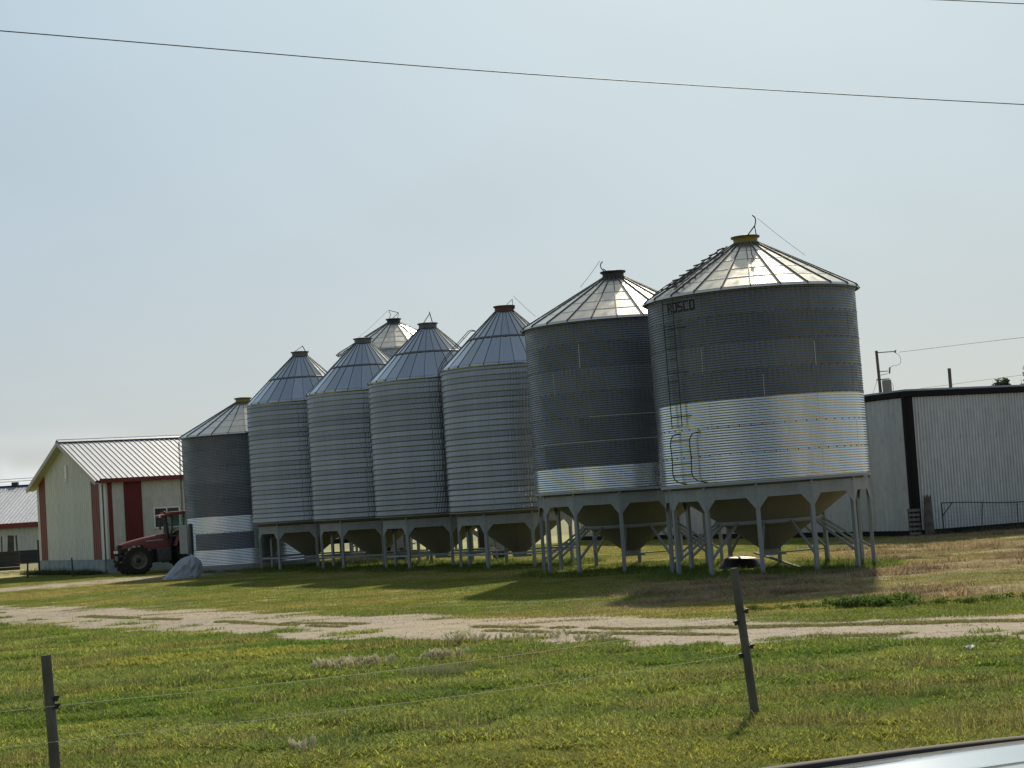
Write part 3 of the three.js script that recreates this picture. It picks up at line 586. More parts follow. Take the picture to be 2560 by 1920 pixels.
{
  const b = thing('barn', 'cream steel-clad barn with red trim and pale ribbed roof, behind the tractor', 'barn', [-20.65, 0, -91.1], 31.9 * RAD);
  const GW = 10.5, EV = 4.72, RDG = 6.82, FND = 0.72, LEN = 9.2;
  const gableH = (s) => EV - FND + (RDG - EV) * (1 - Math.abs(s - GW / 2) / (GW / 2)) - 0.04;
  obj('foundation', [box(0.2, FND + 0.1, GW, -0.02, FND / 2 - 0.05, -GW / 2), box(LEN, FND + 0.1, 0.2, LEN / 2, FND / 2 - 0.05, 0.02), box(LEN, FND, 0.2, LEN / 2, FND / 2, -GW)], M.concrete, b);
  // gable wall: cream and red sheets, from the near corner back
  const cuts = [[0, 0.32, 'c', 1], [0.32, 1.55, 'r', 4]];
  for (let k = 0; k < 8; k++) cuts.push([1.55 + k * 0.9275, 1.55 + (k + 1) * 0.9275, 'c', 3]);
  cuts.push([8.97, 10.12, 'r', 4], [10.12, 10.5, 'c', 1]);
  cuts.forEach(([s0, s1, k, r], i) => {
    const m = obj(k === 'r' ? 'red_wall_sheet' : 'wall_sheet', ribbedSheet(s1 - s0, (x) => gableH(s1 - x), r), k === 'r' ? M.redTrim : M.cream[i % 3], b);
    m.position.set(-0.12, FND, -s1); m.rotation.y = -Math.PI / 2;
  });
  // long wall
  const lw = [[0, 0.16, 'c', 1], [0.16, 0.40, 'r', 1], [0.40, 1.0, 'c', 2], [1.0, 1.93, 'p', 3], [1.93, 2.6, 'c', 3], [2.6, 3.5, 'c', 3], [3.5, 4.4, 'c', 3], [4.4, 5.3, 'c', 3], [5.3, 6.2, 'c', 3], [6.2, 7.1, 'c', 3], [7.1, 8.0, 'c', 3], [8.0, 9.2, 'c', 4]];
  lw.forEach(([x0, x1, k, r], i) => {
    const y0 = k === 'p' ? FND - 0.1 : FND;
    const m = obj(k === 'c' ? 'wall_sheet' : k === 'p' ? 'red_door' : 'red_wall_sheet', ribbedSheet(x1 - x0, EV - y0 - 0.02, r), k === 'c' ? M.cream[i % 3] : k === 'p' ? M.redPanel : M.redTrim, b);
    m.position.set(x0, y0, k === 'p' ? 0.15 : 0.12);
  });
  obj('corner_trim', [box(0.10, EV - FND, 0.05, 0.0, (EV + FND) / 2, 0.15), box(0.05, EV - FND, 0.10, -0.15, (EV + FND) / 2, 0.08)], M.creamTrim, b);
  const win = obj('window', [box(1.42, 0.07, 0.06, 3.2, 3.12, 0.16), box(1.42, 0.07, 0.06, 3.2, 2.12, 0.16), box(0.07, 0.94, 0.06, 2.53, 2.62, 0.16), box(0.07, 0.94, 0.06, 3.87, 2.62, 0.16), box(0.05, 0.94, 0.05, 3.2, 2.62, 0.16)], M.creamTrim, b);
  obj('pane', box(0.62, 0.93, 0.012, 2.865, 2.62, 0.15), M.glassDark, win); obj('pane', box(0.62, 0.93, 0.012, 3.535, 2.62, 0.152), M.glassDark, win);
  obj('fascia', [box(LEN + 0.4, 0.22, 0.05, LEN / 2 - 0.1, EV - 0.10, 0.42)], M.redTrim, b);
  obj('soffit', [box(LEN + 0.3, 0.04, 0.34, LEN / 2 - 0.05, EV - 0.06, 0.24)], M.soffit, b);
  // roof in sheets, three ribs each
  const half = GW / 2 + 0.45, slope = Math.atan2(RDG - EV, GW / 2), SL = half / Math.cos(slope), oh = 0.55, n = 12, w = (LEN + oh + 0.3) / n;
  const sg = ribbedSheet(w, SL, 3, 0.030);
  for (let k = 0; k < n; k++) for (const s of [0, 1]) {
    const m = obj('roof_sheet', sg, M.barnRoof[Math.floor(hash(k, s, 9) * 3)], b);
    m.position.set(-oh + k * w + (s ? w : 0), EV - (half - GW / 2) * Math.tan(slope) + 0.10, s ? -GW - 0.45 : 0.45);
    m.rotation.order = 'YXZ'; m.rotation.set(slope - Math.PI / 2, s ? Math.PI : 0, 0);
  }
  obj('ridge_cap', [box(LEN + oh + 0.32, 0.03, 0.36, LEN / 2 - 0.12, RDG + 0.12, -GW / 2 + 0.14, slope, 0, 0), box(LEN + oh + 0.32, 0.03, 0.36, LEN / 2 - 0.12, RDG + 0.123, -GW / 2 - 0.14, -slope, 0, 0)], M.barnRoof[0], b);
  const bargeY = (s) => EV - 0.02 + (RDG - EV) * (1 - Math.abs(s - GW / 2) / (GW / 2));
  obj('barge_board', [flat([-oh, bargeY(-0.45), 0.45], [-oh, bargeY(GW / 2), -GW / 2], 0.05, 0.22), flat([-oh, bargeY(GW / 2), -GW / 2], [-oh, bargeY(GW + 0.45), -GW - 0.45], 0.05, 0.22)], M.soffit, b);
  obj('gable_soffit', [flat([-oh / 2 - 0.02, bargeY(-0.4) - 0.03, 0.4], [-oh / 2 - 0.02, bargeY(GW / 2) - 0.03, -GW / 2], 0.44, 0.03), flat([-oh / 2 - 0.02, bargeY(GW / 2) - 0.03, -GW / 2], [-oh / 2 - 0.02, bargeY(GW + 0.4) - 0.03, -GW - 0.4], 0.44, 0.03)], M.soffit, b);
  obj('gable_vent', [box(0.06, 0.75, 0.26, -0.17, 5.3, -5.2), box(0.08, 0.1, 0.2, -0.18, 4.85, -5.2)], M.creamTrim, b);
  obj('back_wall', [box(LEN, EV - FND, 0.1, LEN / 2, (EV + FND) / 2, -GW + 0.06), box(0.1, EV - FND, GW - 0.2, LEN - 0.06, (EV + FND) / 2, -GW / 2)], M.cream[0], b);
}
{
  const b = thing('far_barn', 'low cream barn with red eave board, beyond the red-trimmed barn', 'barn', [-72, 0, -140], 0);
  const L = 40, EV = 2.95, RD = 6.0, D = 10, slope = Math.atan2(RD - EV, D), SL = (D + 0.4) / Math.cos(slope);
  for (let k = 0; k < 44; k++) { const m = obj('wall_sheet', ribbedSheet(L / 44, EV - 0.85, 3), M.cream[k % 3], b); m.position.set(k * L / 44, 0.85, 0); }
  obj('wooden_base', box(L, 0.86, 0.3, L / 2, 0.42, -0.2), M.woodDark, b);
  for (let k = 0; k < 44; k++) { const m = obj('roof_sheet', ribbedSheet(L / 44, SL, 3, 0.03), M.barnRoof[k % 3], b); m.position.set(k * L / 44, EV - 0.1, 0.4); m.rotation.x = slope - Math.PI / 2; }
  obj('eave_board', box(L + 0.3, 0.38, 0.08, L / 2, EV - 0.16, 0.42), M.redTrim, b);
  obj('back_roof', box(L, 0.08, SL, L / 2, (EV + RD) / 2, -D * 1.5, -slope, 0, 0), M.barnRoof[0], b);
  obj('gable_wall', [poly([[-2 * D, 0], [0, 0], [0, EV], [-D, RD], [-2 * D, EV]], 0.1, L - 0.05, 0, 0, 0, Math.PI / 2, 0).translate(0, 0, -2 * D).rotateY(0)].map((g) => g.translate(0, 0, 0)), M.cream[0], b);
  obj('ridge_cap', box(L, 0.10, 0.5, L / 2, RD + 0.03, -D + 0.02), M.steelDark, b);
  for (const x of [30.8, 33.6]) obj('ridge_vent', box(0.5, 0.30, 0.4, x, RD + 0.2, -D), M.steelDark, b);
  obj('ridge_wire', [bar([10, RD + 0.42, -D], [40, RD + 0.42, -D], 0.02, 4), bar([10, RD + 0.62, -D], [40, RD + 0.62, -D], 0.02, 4)], M.wireGrey, b);
}
{
  const g = thing('pen_gate', 'dark weathered plank gate panel in front of the far barn', 'gate', [-33, 0, -110], 0);
  for (let k = 0; k < 5; k++) obj('board', box(2.85, 0.185, 0.03, 1.42, 0.16 + k * 0.205, 0.002 * k), M.woodDark, g);
  obj('rail', [box(2.9, 0.05, 0.05, 1.45, 1.07, 0.04), box(2.9, 0.05, 0.05, 1.45, 0.50, 0.04)], M.woodDark, g);
  const xs = [[-1.62, 0.07], [-1.40, 0.07], [-1.20, 0.09], [-0.99, 0.08]].map(([x, w]) => [x + 33 - 30.2 - 0.01, w]);
  for (const [x, w] of xs) obj('picket', box(w, 1.15, 0.025, x, 1.55, -0.05, 0, 0, (hash(Math.round(x * 50), 4) - 0.5) * 0.02), M.woodDark, g);
  obj('wide_plank', poly([[-0.24, 0], [0.19, 0], [0.21, 1.14], [-0.16, 1.16], [-0.19, 0.5]], 0.03, 2.34, 1.0, -0.06), M.woodDark, g);
  obj('picket', box(0.10, 1.16, 0.025, 2.70, 1.56, -0.05, 0, 0, 0.03), M.woodDark, g);
  const post = (label, x, z, h, r, lean) => { const p = thing('thin_post', label, 'post', [x, 0, z]); p.rotation.z = lean; obj('stake', new THREE.CylinderGeometry(r * 0.9, r, h, 8).translate(0, h / 2, 0), M.woodDark, p); };
  post('thin grey stake in the grass left of the barn', -25.0, -92.5, 0.95, 0.045, -0.05);
  post('thin dark stake before the barn foundation', -21.9, -89.2, 0.95, 0.04, 0.02);
  post('tall dark post touching the left corner of the barn', -26.0, -98.6, 1.85, 0.055, 0);
}

// ------------------------------------------------------------------ tractor
{
  const t = thing('tractor', 'dusty red tractor with a glazed cab parked between barn and slab bin', 'tractor', [-15.85, 0, -88.2], (180 + 25) * RAD); t.scale.setScalar(1.1);
  // local: x forward, z to the left-hand side of the driver is -z; the turn faces it left and a little to the road
  function wheel(x, z, R, w, lugs, side, dusty) {
    const g = obj('wheel', lathe([[R * 0.60, -w / 2], [R * 0.90, -w / 2], [R * 0.96, -w * 0.40], [R * 0.97, 0], [R * 0.96, w * 0.40], [R * 0.90, w / 2], [R * 0.60, w / 2]], 40).rotateX(Math.PI / 2), dusty, t);
    g.position.set(x, R, z);
    const L = [];
    for (let k = 0; k < lugs; k++) for (const s of [-1, 1]) {
      const a = (k + (s > 0 ? 0.5 : 0)) / lugs * Math.PI * 2;
      L.push(place(box(R * 0.085, 0.05, w * 0.56, 0, 0, 0, 0, s * 0.55, 0).translate(0, 0, 0), Math.sin(a) * R * 0.985, Math.cos(a) * R * 0.985, s * w * 0.24, 0, 0, -a));
    }
    obj('lug_tread', L, dusty, g);
    obj('rim', [lathe([[R * 0.60, w * 0.42], [R * 0.56, w * 0.40], [R * 0.52, w * 0.18], [R * 0.36, w * 0.10], [R * 0.33, w * 0.22], [R * 0.20, w * 0.26], [0.001, w * 0.26]], 32).rotateX(Math.PI / 2), lathe([[R * 0.60, -w * 0.42], [R * 0.5, -w * 0.2], [0.001, -w * 0.1]], 24).rotateX(Math.PI / 2)], M.rim, g).scale.z = side;
    obj('hub', lathe([[R * 0.19, w * 0.26], [R * 0.17, w * 0.34], [0.001, w * 0.35]], 20).rotateX(Math.PI / 2), M.black, g).scale.z = side;
  }
  const FX = 2.62, FR = 0.62, FT = 0.86, RR = 0.92, RT = 0.92;
  wheel(FX, FT, FR, 0.40, 18, 1, M.tyreDusty); wheel(FX, -FT, FR, 0.40, 18, -1, M.rubber);
  wheel(0, RT, RR, 0.52, 22, 1, M.tyreDusty); wheel(0, -RT, RR, 0.52, 22, -1, M.rubber);
  // hood: domed, falling to the nose
  const hoodTop = (s) => 1.70 - 0.30 * Math.pow(s, 1.7) - 0.05 * s, hw = (s) => 0.40 - 0.06 * s;
  obj('hood', [grid(16, 14, (u, v) => {
    const s = u, x = 1.05 + s * 2.15, a = (v - 0.5) * Math.PI, w = hw(s), k = Math.pow(Math.abs(Math.cos(a)), 0.45), y = lerp(lerp(1.08, 0.98, s), hoodTop(s), k);
    return [x, y, Math.sign(Math.sin(a)) * w * Math.pow(Math.abs(Math.sin(a)), 0.55), x, y];
  }), poly([[-0.40, 1.08], [0.40, 1.08], [0.40, 1.5], [0.28, 1.68], [-0.28, 1.68], [-0.40, 1.5]], 0.03, 1.05, 0, 0, 0, Math.PI / 2, 0)], M.tractorRed, t);
  obj('hood_stripe', [box(0.75, 0.035, 0.01, 1.75, 1.42, 0.405, 0, -0.02, -0.03), box(0.75, 0.035, 0.01, 1.75, 1.42, -0.405, 0, 0.02, -0.03)], M.sealant, t);
  obj('grille', [rbox(0.30, 0.42, 0.66, 0.08, 3.20, 1.12, 0), rbox(0.55, 0.30, 0.70, 0.06, 3.00, 1.02, 0)], M.black, t);
  for (const z of [-0.2, 0.2]) obj('headlight', rbox(0.06, 0.11, 0.26, 0.02, 3.35, 1.0, z), M.lamp, t);
  obj('chassis', [box(3.2, 0.42, 0.52, 1.5, 0.78, 0), box(0.5, 0.5, 0.62, 2.9, 0.78, 0), box(0.26, 0.26, 1.5, FX, 0.62, 0), box(0.3, 0.3, 1.6, 0, 0.92, 0), rbox(0.5, 0.22, 0.6, 0.04, 3.1, 0.72, 0)], M.black, t);
  obj('fuel_tank', [rbox(0.62, 0.66, 0.34, 0.07, 1.42, 0.78, 0.62)], M.tank, t);
  obj('fuel_tank', [rbox(0.62, 0.60, 0.34, 0.07, 1.42, 0.78, -0.62)], M.tank, t);
  obj('step', [box(0.44, 0.03, 0.26, 0.92, 0.42, 0.80), box(0.44, 0.03, 0.26, 0.92, 0.70, 0.76), box(0.03, 0.55, 0.2, 0.70, 0.65, 0.76), box(0.03, 0.55, 0.2, 1.14, 0.65, 0.76)], M.black, t);
  // cab
  const cb = [0.95, 0.05, -0.75];
  const P = (x0, y0, z0, x1, y1, z1, r = 0.035) => flat([x0, y0, z0], [x1, y1, z1], r * 2, r * 2);
  for (const s of [-1, 1]) {
    obj('cab_pillar', P(1.10, 1.15, 0.60 * s, 0.98, 2.46, 0.62 * s, 0.032), M.black, t);
    obj('cab_pillar', P(0.18, 1.05, 0.74 * s, 0.12, 2.46, 0.70 * s, 0.03), M.black, t);
    obj('cab_pillar', P(-0.62, 1.45, 0.68 * s, -0.62, 2.46, 0.66 * s, 0.032), M.black, t);
    obj('side_glass', grid(1, 1, (u, v) => [lerp(lerp(1.08, 0.96, v), lerp(0.20, 0.14, v), u), lerp(lerp(0.95, 1.08, u), 2.44, v), (lerp(0.61, 0.735, u)) * s, u, v]), M.cabGlass, t);
    obj('side_glass', grid(1, 1, (u, v) => [lerp(lerp(0.15, 0.10, v), -0.60, u), lerp(lerp(1.3, 1.5, u), 2.44, v), (lerp(0.73, 0.67, u)) * s, u, v]), M.cabGlass, t);
    obj('door_frame', [bar([1.08, 0.92, 0.62 * s], [0.25, 1.02, 0.75 * s], 0.022), bar([0.25, 1.02, 0.75 * s], [-0.60, 1.5, 0.69 * s], 0.022)], M.black, t);
    // fender over the rear wheel
    obj('fender', grid(14, 2, (u, v) => { const a = lerp(-62, 78, u) * RAD, r = RR + 0.10; return [Math.sin(a) * r, RR + Math.cos(a) * r, s * lerp(0.62, 1.16, v), u, v]; }), M.tractorRed, t);
    obj('fender_edge', tube(Array.from({ length: 9 }, (_, i) => { const a = lerp(-62, 78, i / 8) * RAD, r = RR + 0.10; return [Math.sin(a) * r, RR + Math.cos(a) * r, s * 1.17]; }), 0.03, 6, 30), M.tractorRed, t);
    obj('mirror', [bar([0.98, 2.30, 0.62 * s], [1.12, 2.20, 1.02 * s], 0.015), rbox(0.05, 0.36, 0.20, 0.02, 1.12, 2.02, 1.04 * s)], M.black, t);
  }
  obj('windscreen', grid(1, 1, (u, v) => [lerp(1.10, 0.98, v), lerp(1.45, 2.44, v), lerp(-0.60, 0.60, u), u, v]), M.cabGlass, t);
  obj('rear_glass', grid(1, 1, (u, v) => [-0.63, lerp(1.4, 2.44, v), lerp(-0.66, 0.66, u), u, v]), M.cabGlass, t);
  obj('cab_roof', [rbox(2.0, 0.16, 1.50, 0.07, 0.18, 2.54, 0, 0, 0, -0.015), rbox(0.55, 0.10, 1.35, 0.045, 1.22, 2.47, 0, 0, 0, -0.16)], M.tractorRed, t);
  obj('work_light', [rbox(0.08, 0.10, 0.22, 0.02, 1.46, 2.42, 0.45), rbox(0.08, 0.10, 0.22, 0.02, 1.46, 2.42, -0.45), rbox(0.08, 0.10, 0.2, 0.02, -0.82, 2.62, 0.5)], M.lamp, t);
  obj('seat', [rbox(0.5, 0.14, 0.5, 0.05, -0.05, 1.42, 0), rbox(0.14, 0.6, 0.48, 0.05, -0.30, 1.74, 0)], M.black, t);
  obj('console', [rbox(0.45, 0.55, 0.9, 0.06, 0.88, 1.28, 0), rbox(0.8, 0.5, 1.2, 0.05, 0.1, 1.12, 0)], M.black, t);
  obj('steering_wheel', [place(new THREE.TorusGeometry(0.19, 0.018, 6, 20), 0.56, 1.62, 0, 0, Math.PI / 2, 0).rotateZ(0), bar([0.80, 1.40, 0], [0.57, 1.62, 0], 0.03)], M.black, t);
  obj('exhaust', [bar([1.22, 1.45, -0.56], [1.22, 2.12, -0.56], 0.085, 12), bar([1.22, 2.12, -0.56], [1.22, 2.32, -0.56], 0.045, 10), tube([[1.22, 2.30, -0.56], [1.22, 2.45, -0.56], [1.27, 2.56, -0.56], [1.34, 2.62, -0.56]], 0.042, 8)], M.black, t);
}

// ------------------------------------------------------------------ tarpaulin bundle
{
  const g = grid(72, 30, (u, v) => {
    const a = u * Math.PI * 2, ca = Math.cos(a), sa = Math.sin(a);
    const ridge = (q, k, sd) => 1 - Math.abs(2 * fbm(ca * q + sd, sa * q + v * k, 401 + sd, 3) - 1);      // creases: sharp valleys between flat facets
    const crease = 0.55 * ridge(1.6, 1.9, 3) + 0.45 * ridge(3.4, 3.6, 9);
    const bulk = Math.pow(Math.max(0, 1 - Math.pow(v, 3.4)), 0.5) * (0.84 + 0.14 * Math.pow(1 - v, 3));
    const r = bulk * (0.60 + 0.5 * (crease - 0.45));
    const lean = 0.26 * v - 0.22 * Math.pow(1 - v, 2) * smooth(0.2, -1, ca);
    return [r * ca * 0.92 + lean, -0.06 + v * (0.98 + 0.14 * (fbm(ca * 1.5 + 5, sa * 1.5, 411, 2) - 0.5)), r * sa * 0.75, a * 0.6, v];
  });
  const m = obj('tarpaulin_bundle', g, M.tarp); m.position.set(-14.15, 0, -76.6);
  tag(m, 'grey tarpaulin draped over a lump on the grass before the slab bin', 'tarpaulin');
}

// ------------------------------------------------------------------ under the bins: feed tub, plank, truck, hoppers
{
  const m = obj('rubber_tub', [lathe([[0.0, 0.0], [0.40, 0.02], [0.58, 0.08], [0.78, 0.34], [0.82, 0.38], [0.78, 0.40], [0.74, 0.35], [0.55, 0.10], [0, 0.05]], 36)], M.black);
  m.position.set(6.28, 0.40, -52.7); m.rotation.set(Math.PI - 0.06, 0.3, 0.07); m.scale.set(0.90, 1, 0.90);
  tag(m, 'black rubber feed tub tilted in the grass under the lettered bin', 'feed tub');
  const p = obj('plank', flat([6.60, 0.50, -52.3], [7.75, 0.03, -50.9], 0.13, 0.04), M.woodPale);
  tag(p, 'weathered plank leaning from the feed tub to the grass', 'plank');
  const k = thing('grain_truck', 'old grain truck with a tan box seen between the legs of the ribbed bins', 'truck', [-9.3, 0, -97.5], 0.15);
  obj('box', [rbox(4.2, 1.5, 2.3, 0.04, 1.6, 1.75, 0), box(4.3, 0.12, 2.4, 1.6, 1.0, 0)], M.tan, k);
  obj('cab', [rbox(1.7, 1.3, 2.0, 0.15, -1.6, 1.35, 0), rbox(1.2, 0.8, 1.8, 0.2, -1.4, 2.2, 0), rbox(1.2, 0.8, 1.5, 0.15, -2.8, 1.15, 0)], M.black, k);
  obj('frame', box(6.4, 0.25, 0.9, -0.1, 0.78, 0), M.black, k);
  for (const [x, z] of [[-2.5, 0.95], [-2.5, -0.95], [2.3, 0.95], [2.3, -0.95]]) { const w = obj('wheel', lathe([[0.2, -0.14], [0.46, -0.14], [0.5, -0.08], [0.5, 0.08], [0.46, 0.14], [0.2, 0.14]], 24).rotateX(Math.PI / 2), M.rubber, k); w.position.set(x, 0.5, z); obj('rim', new THREE.CylinderGeometry(0.24, 0.24, 0.2, 16).rotateX(Math.PI / 2), M.white, w); }
  const h = thing('auger_hopper', 'grey sheet metal auger hopper on wheels behind the ribbed bins', 'hopper', [-0.9, 0, -75.5], 0.1);
  obj('hopper', [poly([[-0.55, 1.0], [0.6, 1.0], [0.32, 0.28], [-0.3, 0.28]], 0.8, 0, 0, -0.4)], M.grey, h);
  obj('hood', rbox(0.34, 1.0, 0.9, 0.04, -0.72, 0.85, 0), M.black, h);
  obj('auger_tube', bar([0.1, 0.35, 0], [-2.2, 2.2, -3.5], 0.12, 12), M.grey, h);
  for (const z of [-0.5, 0.5]) obj('wheel', new THREE.CylinderGeometry(0.22, 0.22, 0.14, 18).rotateX(Math.PI / 2).translate(-0.1, 0.22, z), M.rubber, h);
  const q = thing('feed_cart', 'grey boxy feed cart behind the legs of the A-lever bin', 'cart', [-5.6, 0, -85], 0.1);
  obj('box', [rbox(0.95, 1.0, 1.4, 0.05, 0, 0.85, 0)], M.grey, q);
  obj('frame', [box(1.2, 0.1, 1.5, 0, 0.32, 0), bar([-0.5, 0.32, 0], [-1.7, 0.3, 0], 0.04)], M.black, q);
  for (const z of [-0.7, 0.7]) obj('wheel', new THREE.CylinderGeometry(0.26, 0.26, 0.16, 18).rotateX(Math.PI / 2).translate(0, 0.26, z), M.rubber, q);
}

// ------------------------------------------------------------------ fence
function fencePost(label, [x, z], h, r, lean, leanBack, knobs) {
  const p = thing('fence_post', label, 'fence post', [x, 0, z]);
  p.rotation.set(leanBack, 0, lean);
  obj('timber', [grid(18, 20, (u, v) => { const a = u * Math.PI * 2, crack = -0.012 * smooth(0.14, 0, Math.abs(mod(a - 1.75 - 0.12 * Math.sin(v * 7), Math.PI * 2))) * smooth(0.98, 0.7, v); const k = r * (1.04 - 0.06 * v) * (1 + 0.05 * (fbm(Math.cos(a) * 2 + 8, v * 5 + Math.sin(a) * 2, 501 + h * 10, 3) - 0.5)) + crack; return [k * Math.cos(a), -0.15 + v * (h + 0.15), k * Math.sin(a), a * 0.16, v * h]; }), place(new THREE.CircleGeometry(r * 0.98, 18), 0, h - 0.001, 0, -Math.PI / 2)], M.wood, p);
  for (const [y, s] of knobs) obj('insulator', [bar([s * r * 0.8, y, 0.02], [s * (r + 0.035), y, 0.03], 0.016, 8), bar([s * (r + 0.02), y - 0.025, 0.03], [s * (r + 0.02), y + 0.025, 0.03], 0.018, 8), bar([s * (r + 0.035), y + 0.012, 0.03], [s * (r + 0.05), y + 0.012, 0.03], 0.012, 6)], M.insulator, p);
}
fencePost('leaning round fence post with four black insulators, in front of the lettered bin', [2.37, -19.71], 1.60, 0.045, 0.075, 0, [[1.13, 1], [1.02, -1], [0.75, 1], [0.67, -1]]);
fencePost('grey cracked fence post at the left edge, insulators on its right side', [-4.28, -16.5], 1.36, 0.047, 0.035, 0, [[0.97, 1], [0.90, 1]]);
{
  const wire = (label, pts) => tag(obj('fence_wire', tube(pts, 0.0024, 5, 60), M.fenceWire), label, 'wire', 'fence wires');
  wire('upper electric fence wire strung between the two fence posts', [[-9.2, 0.78, -15.2], [-4.23, 0.905, -16.47], [-2.4, 0.90, -17.3], [0, 0.93, -18.5], [2.24, 1.02, -19.68]]);
  wire('lower electric fence wire strung between the two fence posts', [[-9.2, 0.50, -15.2], [-4.23, 0.59, -16.47], [-2.4, 0.58, -17.3], [0, 0.60, -18.5], [2.26, 0.675, -19.68]]);
}

// ------------------------------------------------------------------ overhead wires, poles
{
  const line = (label, pts, r) => tag(obj('overhead_wire', tube(pts, r, 6, 80), M.wireGrey), label, 'wire');
  line('long overhead wire crossing the whole sky above the bins', [[-30, 10.35, -14.5], [-15, 9.22, -19.1], [-5.97, 8.58, -22], [0.26, 8.125, -24], [7.6, 7.66, -26], [20, 7.1, -29.5], [40, 6.6, -35]], 0.0072);
  line('short stretch of overhead wire in the top corner of the sky', [[-30, 10.5, -14.6], [-5, 9.45, -22.4], [6.71, 9.24, -26], [7.86, 9.21, -26.35], [20, 9.0, -30], [40, 8.7, -36]], 0.0072);
  const p = thing('utility_pole', 'leaning wooden utility pole with a grey transformer rising behind the shed', 'utility pole', [25.35, 0, -125]);
  p.rotation.z = 0.026;
  obj('pole', new THREE.CylinderGeometry(0.095, 0.15, 10.95, 12).translate(0, 5.47, 0), M.wood, p);
  obj('transformer', [rbox(0.56, 0.9, 0.5, 0.06, 0.46, 8.45, 0.1), box(0.10, 0.75, 0.06, 0.34, 8.45, 0.37)], M.grey, p);
  obj('transformer_rack', [box(0.9, 0.07, 0.1, 0.25, 8.95, 0), box(0.9, 0.07, 0.1, 0.25, 8.0, 0)], M.steelDark, p);
  obj('arm', [bar([0, 10.8, 0.1], [1.25, 10.78, 0.1], 0.035), bar([0, 9.5, 0.1], [0.62, 9.48, 0.1], 0.03), bar([0.1, 9.25, 0.1], [0.6, 9.3, 0.1], 0.02)], M.steelDark, p);
  obj('insulator', [bar([0.72, 9.30, 0.1], [0.78, 9.72, 0.1], 0.06, 8), bar([1.24, 10.68, 0.1], [1.3, 10.86, 0.1], 0.06, 8)], M.grey, p);
  obj('lead_wire', [tube([[1.25, 10.7, 0.1], [1.55, 10.4, 0.1], [1.5, 9.9, 0.1], [1.0, 9.8, 0.1], [0.75, 9.7, 0.1]], 0.014, 5), tube([[0.6, 8.9, 0.2], [0.85, 8.5, 0.2], [0.85, 8.0, 0.2], [1.1, 7.4, 0.2]], 0.014, 5)], M.wireGrey, p);
  obj('guy_wire', [bar([0, 9.3, 0.1], [-0.95, 7.4, 0.8], 0.012, 5), bar([-0.95, 7.45, 0.8], [-1.0, 7.2, 0.82], 0.06, 6), bar([-1.0, 7.2, 0.82], [-4, 0, 3.4], 0.012, 5)], M.wireGrey, p);
  line('thin wire running from the pole with the transformer', [[26.6, 10.75, -125], [34, 11.1, -124], [50, 11.7, -122]], 0.016);
  line('faint lower wire above the roof of the shed', [[26, 8.0, -124], [36, 8.65, -123], [52, 9.4, -121]], 0.012);
  const b = thing('bare_pole', 'plain square-topped pole rising behind the end of the shed', 'pole', [29.95, 0, -125]);
  obj('pole', new THREE.CylinderGeometry(0.115, 0.14, 9.42, 12).translate(0, 4.71, 0), M.wood, b);
}
// ------------------------------------------------------------------ trees behind the shed
function leafTree(name, label, [x, z], h, w, seed) {
  const r = rng(seed), t = thing(name, label, 'tree', [x, 0, z]);
  const limbs = [bar([0, 0, 0], [0.1, h * 0.8, 0], 0.22, 8, 0.06)], leaves = [];
  const tips = [];
  for (let k = 0; k < 46; k++) {
    const y = h * (0.25 + 0.72 * r()), a = r() * 6.28, L = w * (1.15 - y / h) * (0.5 + 0.7 * r()), e = [Math.cos(a) * L, y + L * (0.25 + 0.3 * r()), Math.sin(a) * L];
    limbs.push(bar([0, y * 0.92, 0], e, 0.045, 5, 0.012));
    for (let j = 0; j < 5; j++) tips.push([lerp(0, e[0], 0.35 + 0.16 * j), lerp(y * 0.92, e[1], 0.35 + 0.16 * j), lerp(0, e[2], 0.35 + 0.16 * j)]);
  }
  for (const p of tips) for (let j = 0; j < 24; j++) {
    const s = 0.10 + 0.12 * r(), g = new THREE.PlaneGeometry(s * 0.5, s * 1.7);
    leaves.push(place(g, p[0] + (r() - 0.5) * 0.7, p[1] + (r() - 0.35) * 0.6, p[2] + (r() - 0.5) * 0.7, r() * 3, r() * 6, r() * 3));
  }
  obj('trunk', limbs, M.woodDark, t);
  obj('crown', leaves, phys(0.05, 0.075, 0.022, { roughness: 0.8, transmission: 0.35, thickness: 0 }), t);
}
leafTree('leafy_tree', 'larger feathery green treetop above the shed roof at the picture edge', [37.2, -131], 9.6, 2.6, 601);
leafTree('leafy_tree', 'small sprig of treetop peeking over the shed roof, left of the bigger one', [34.9, -131], 8.55, 1.7, 603);

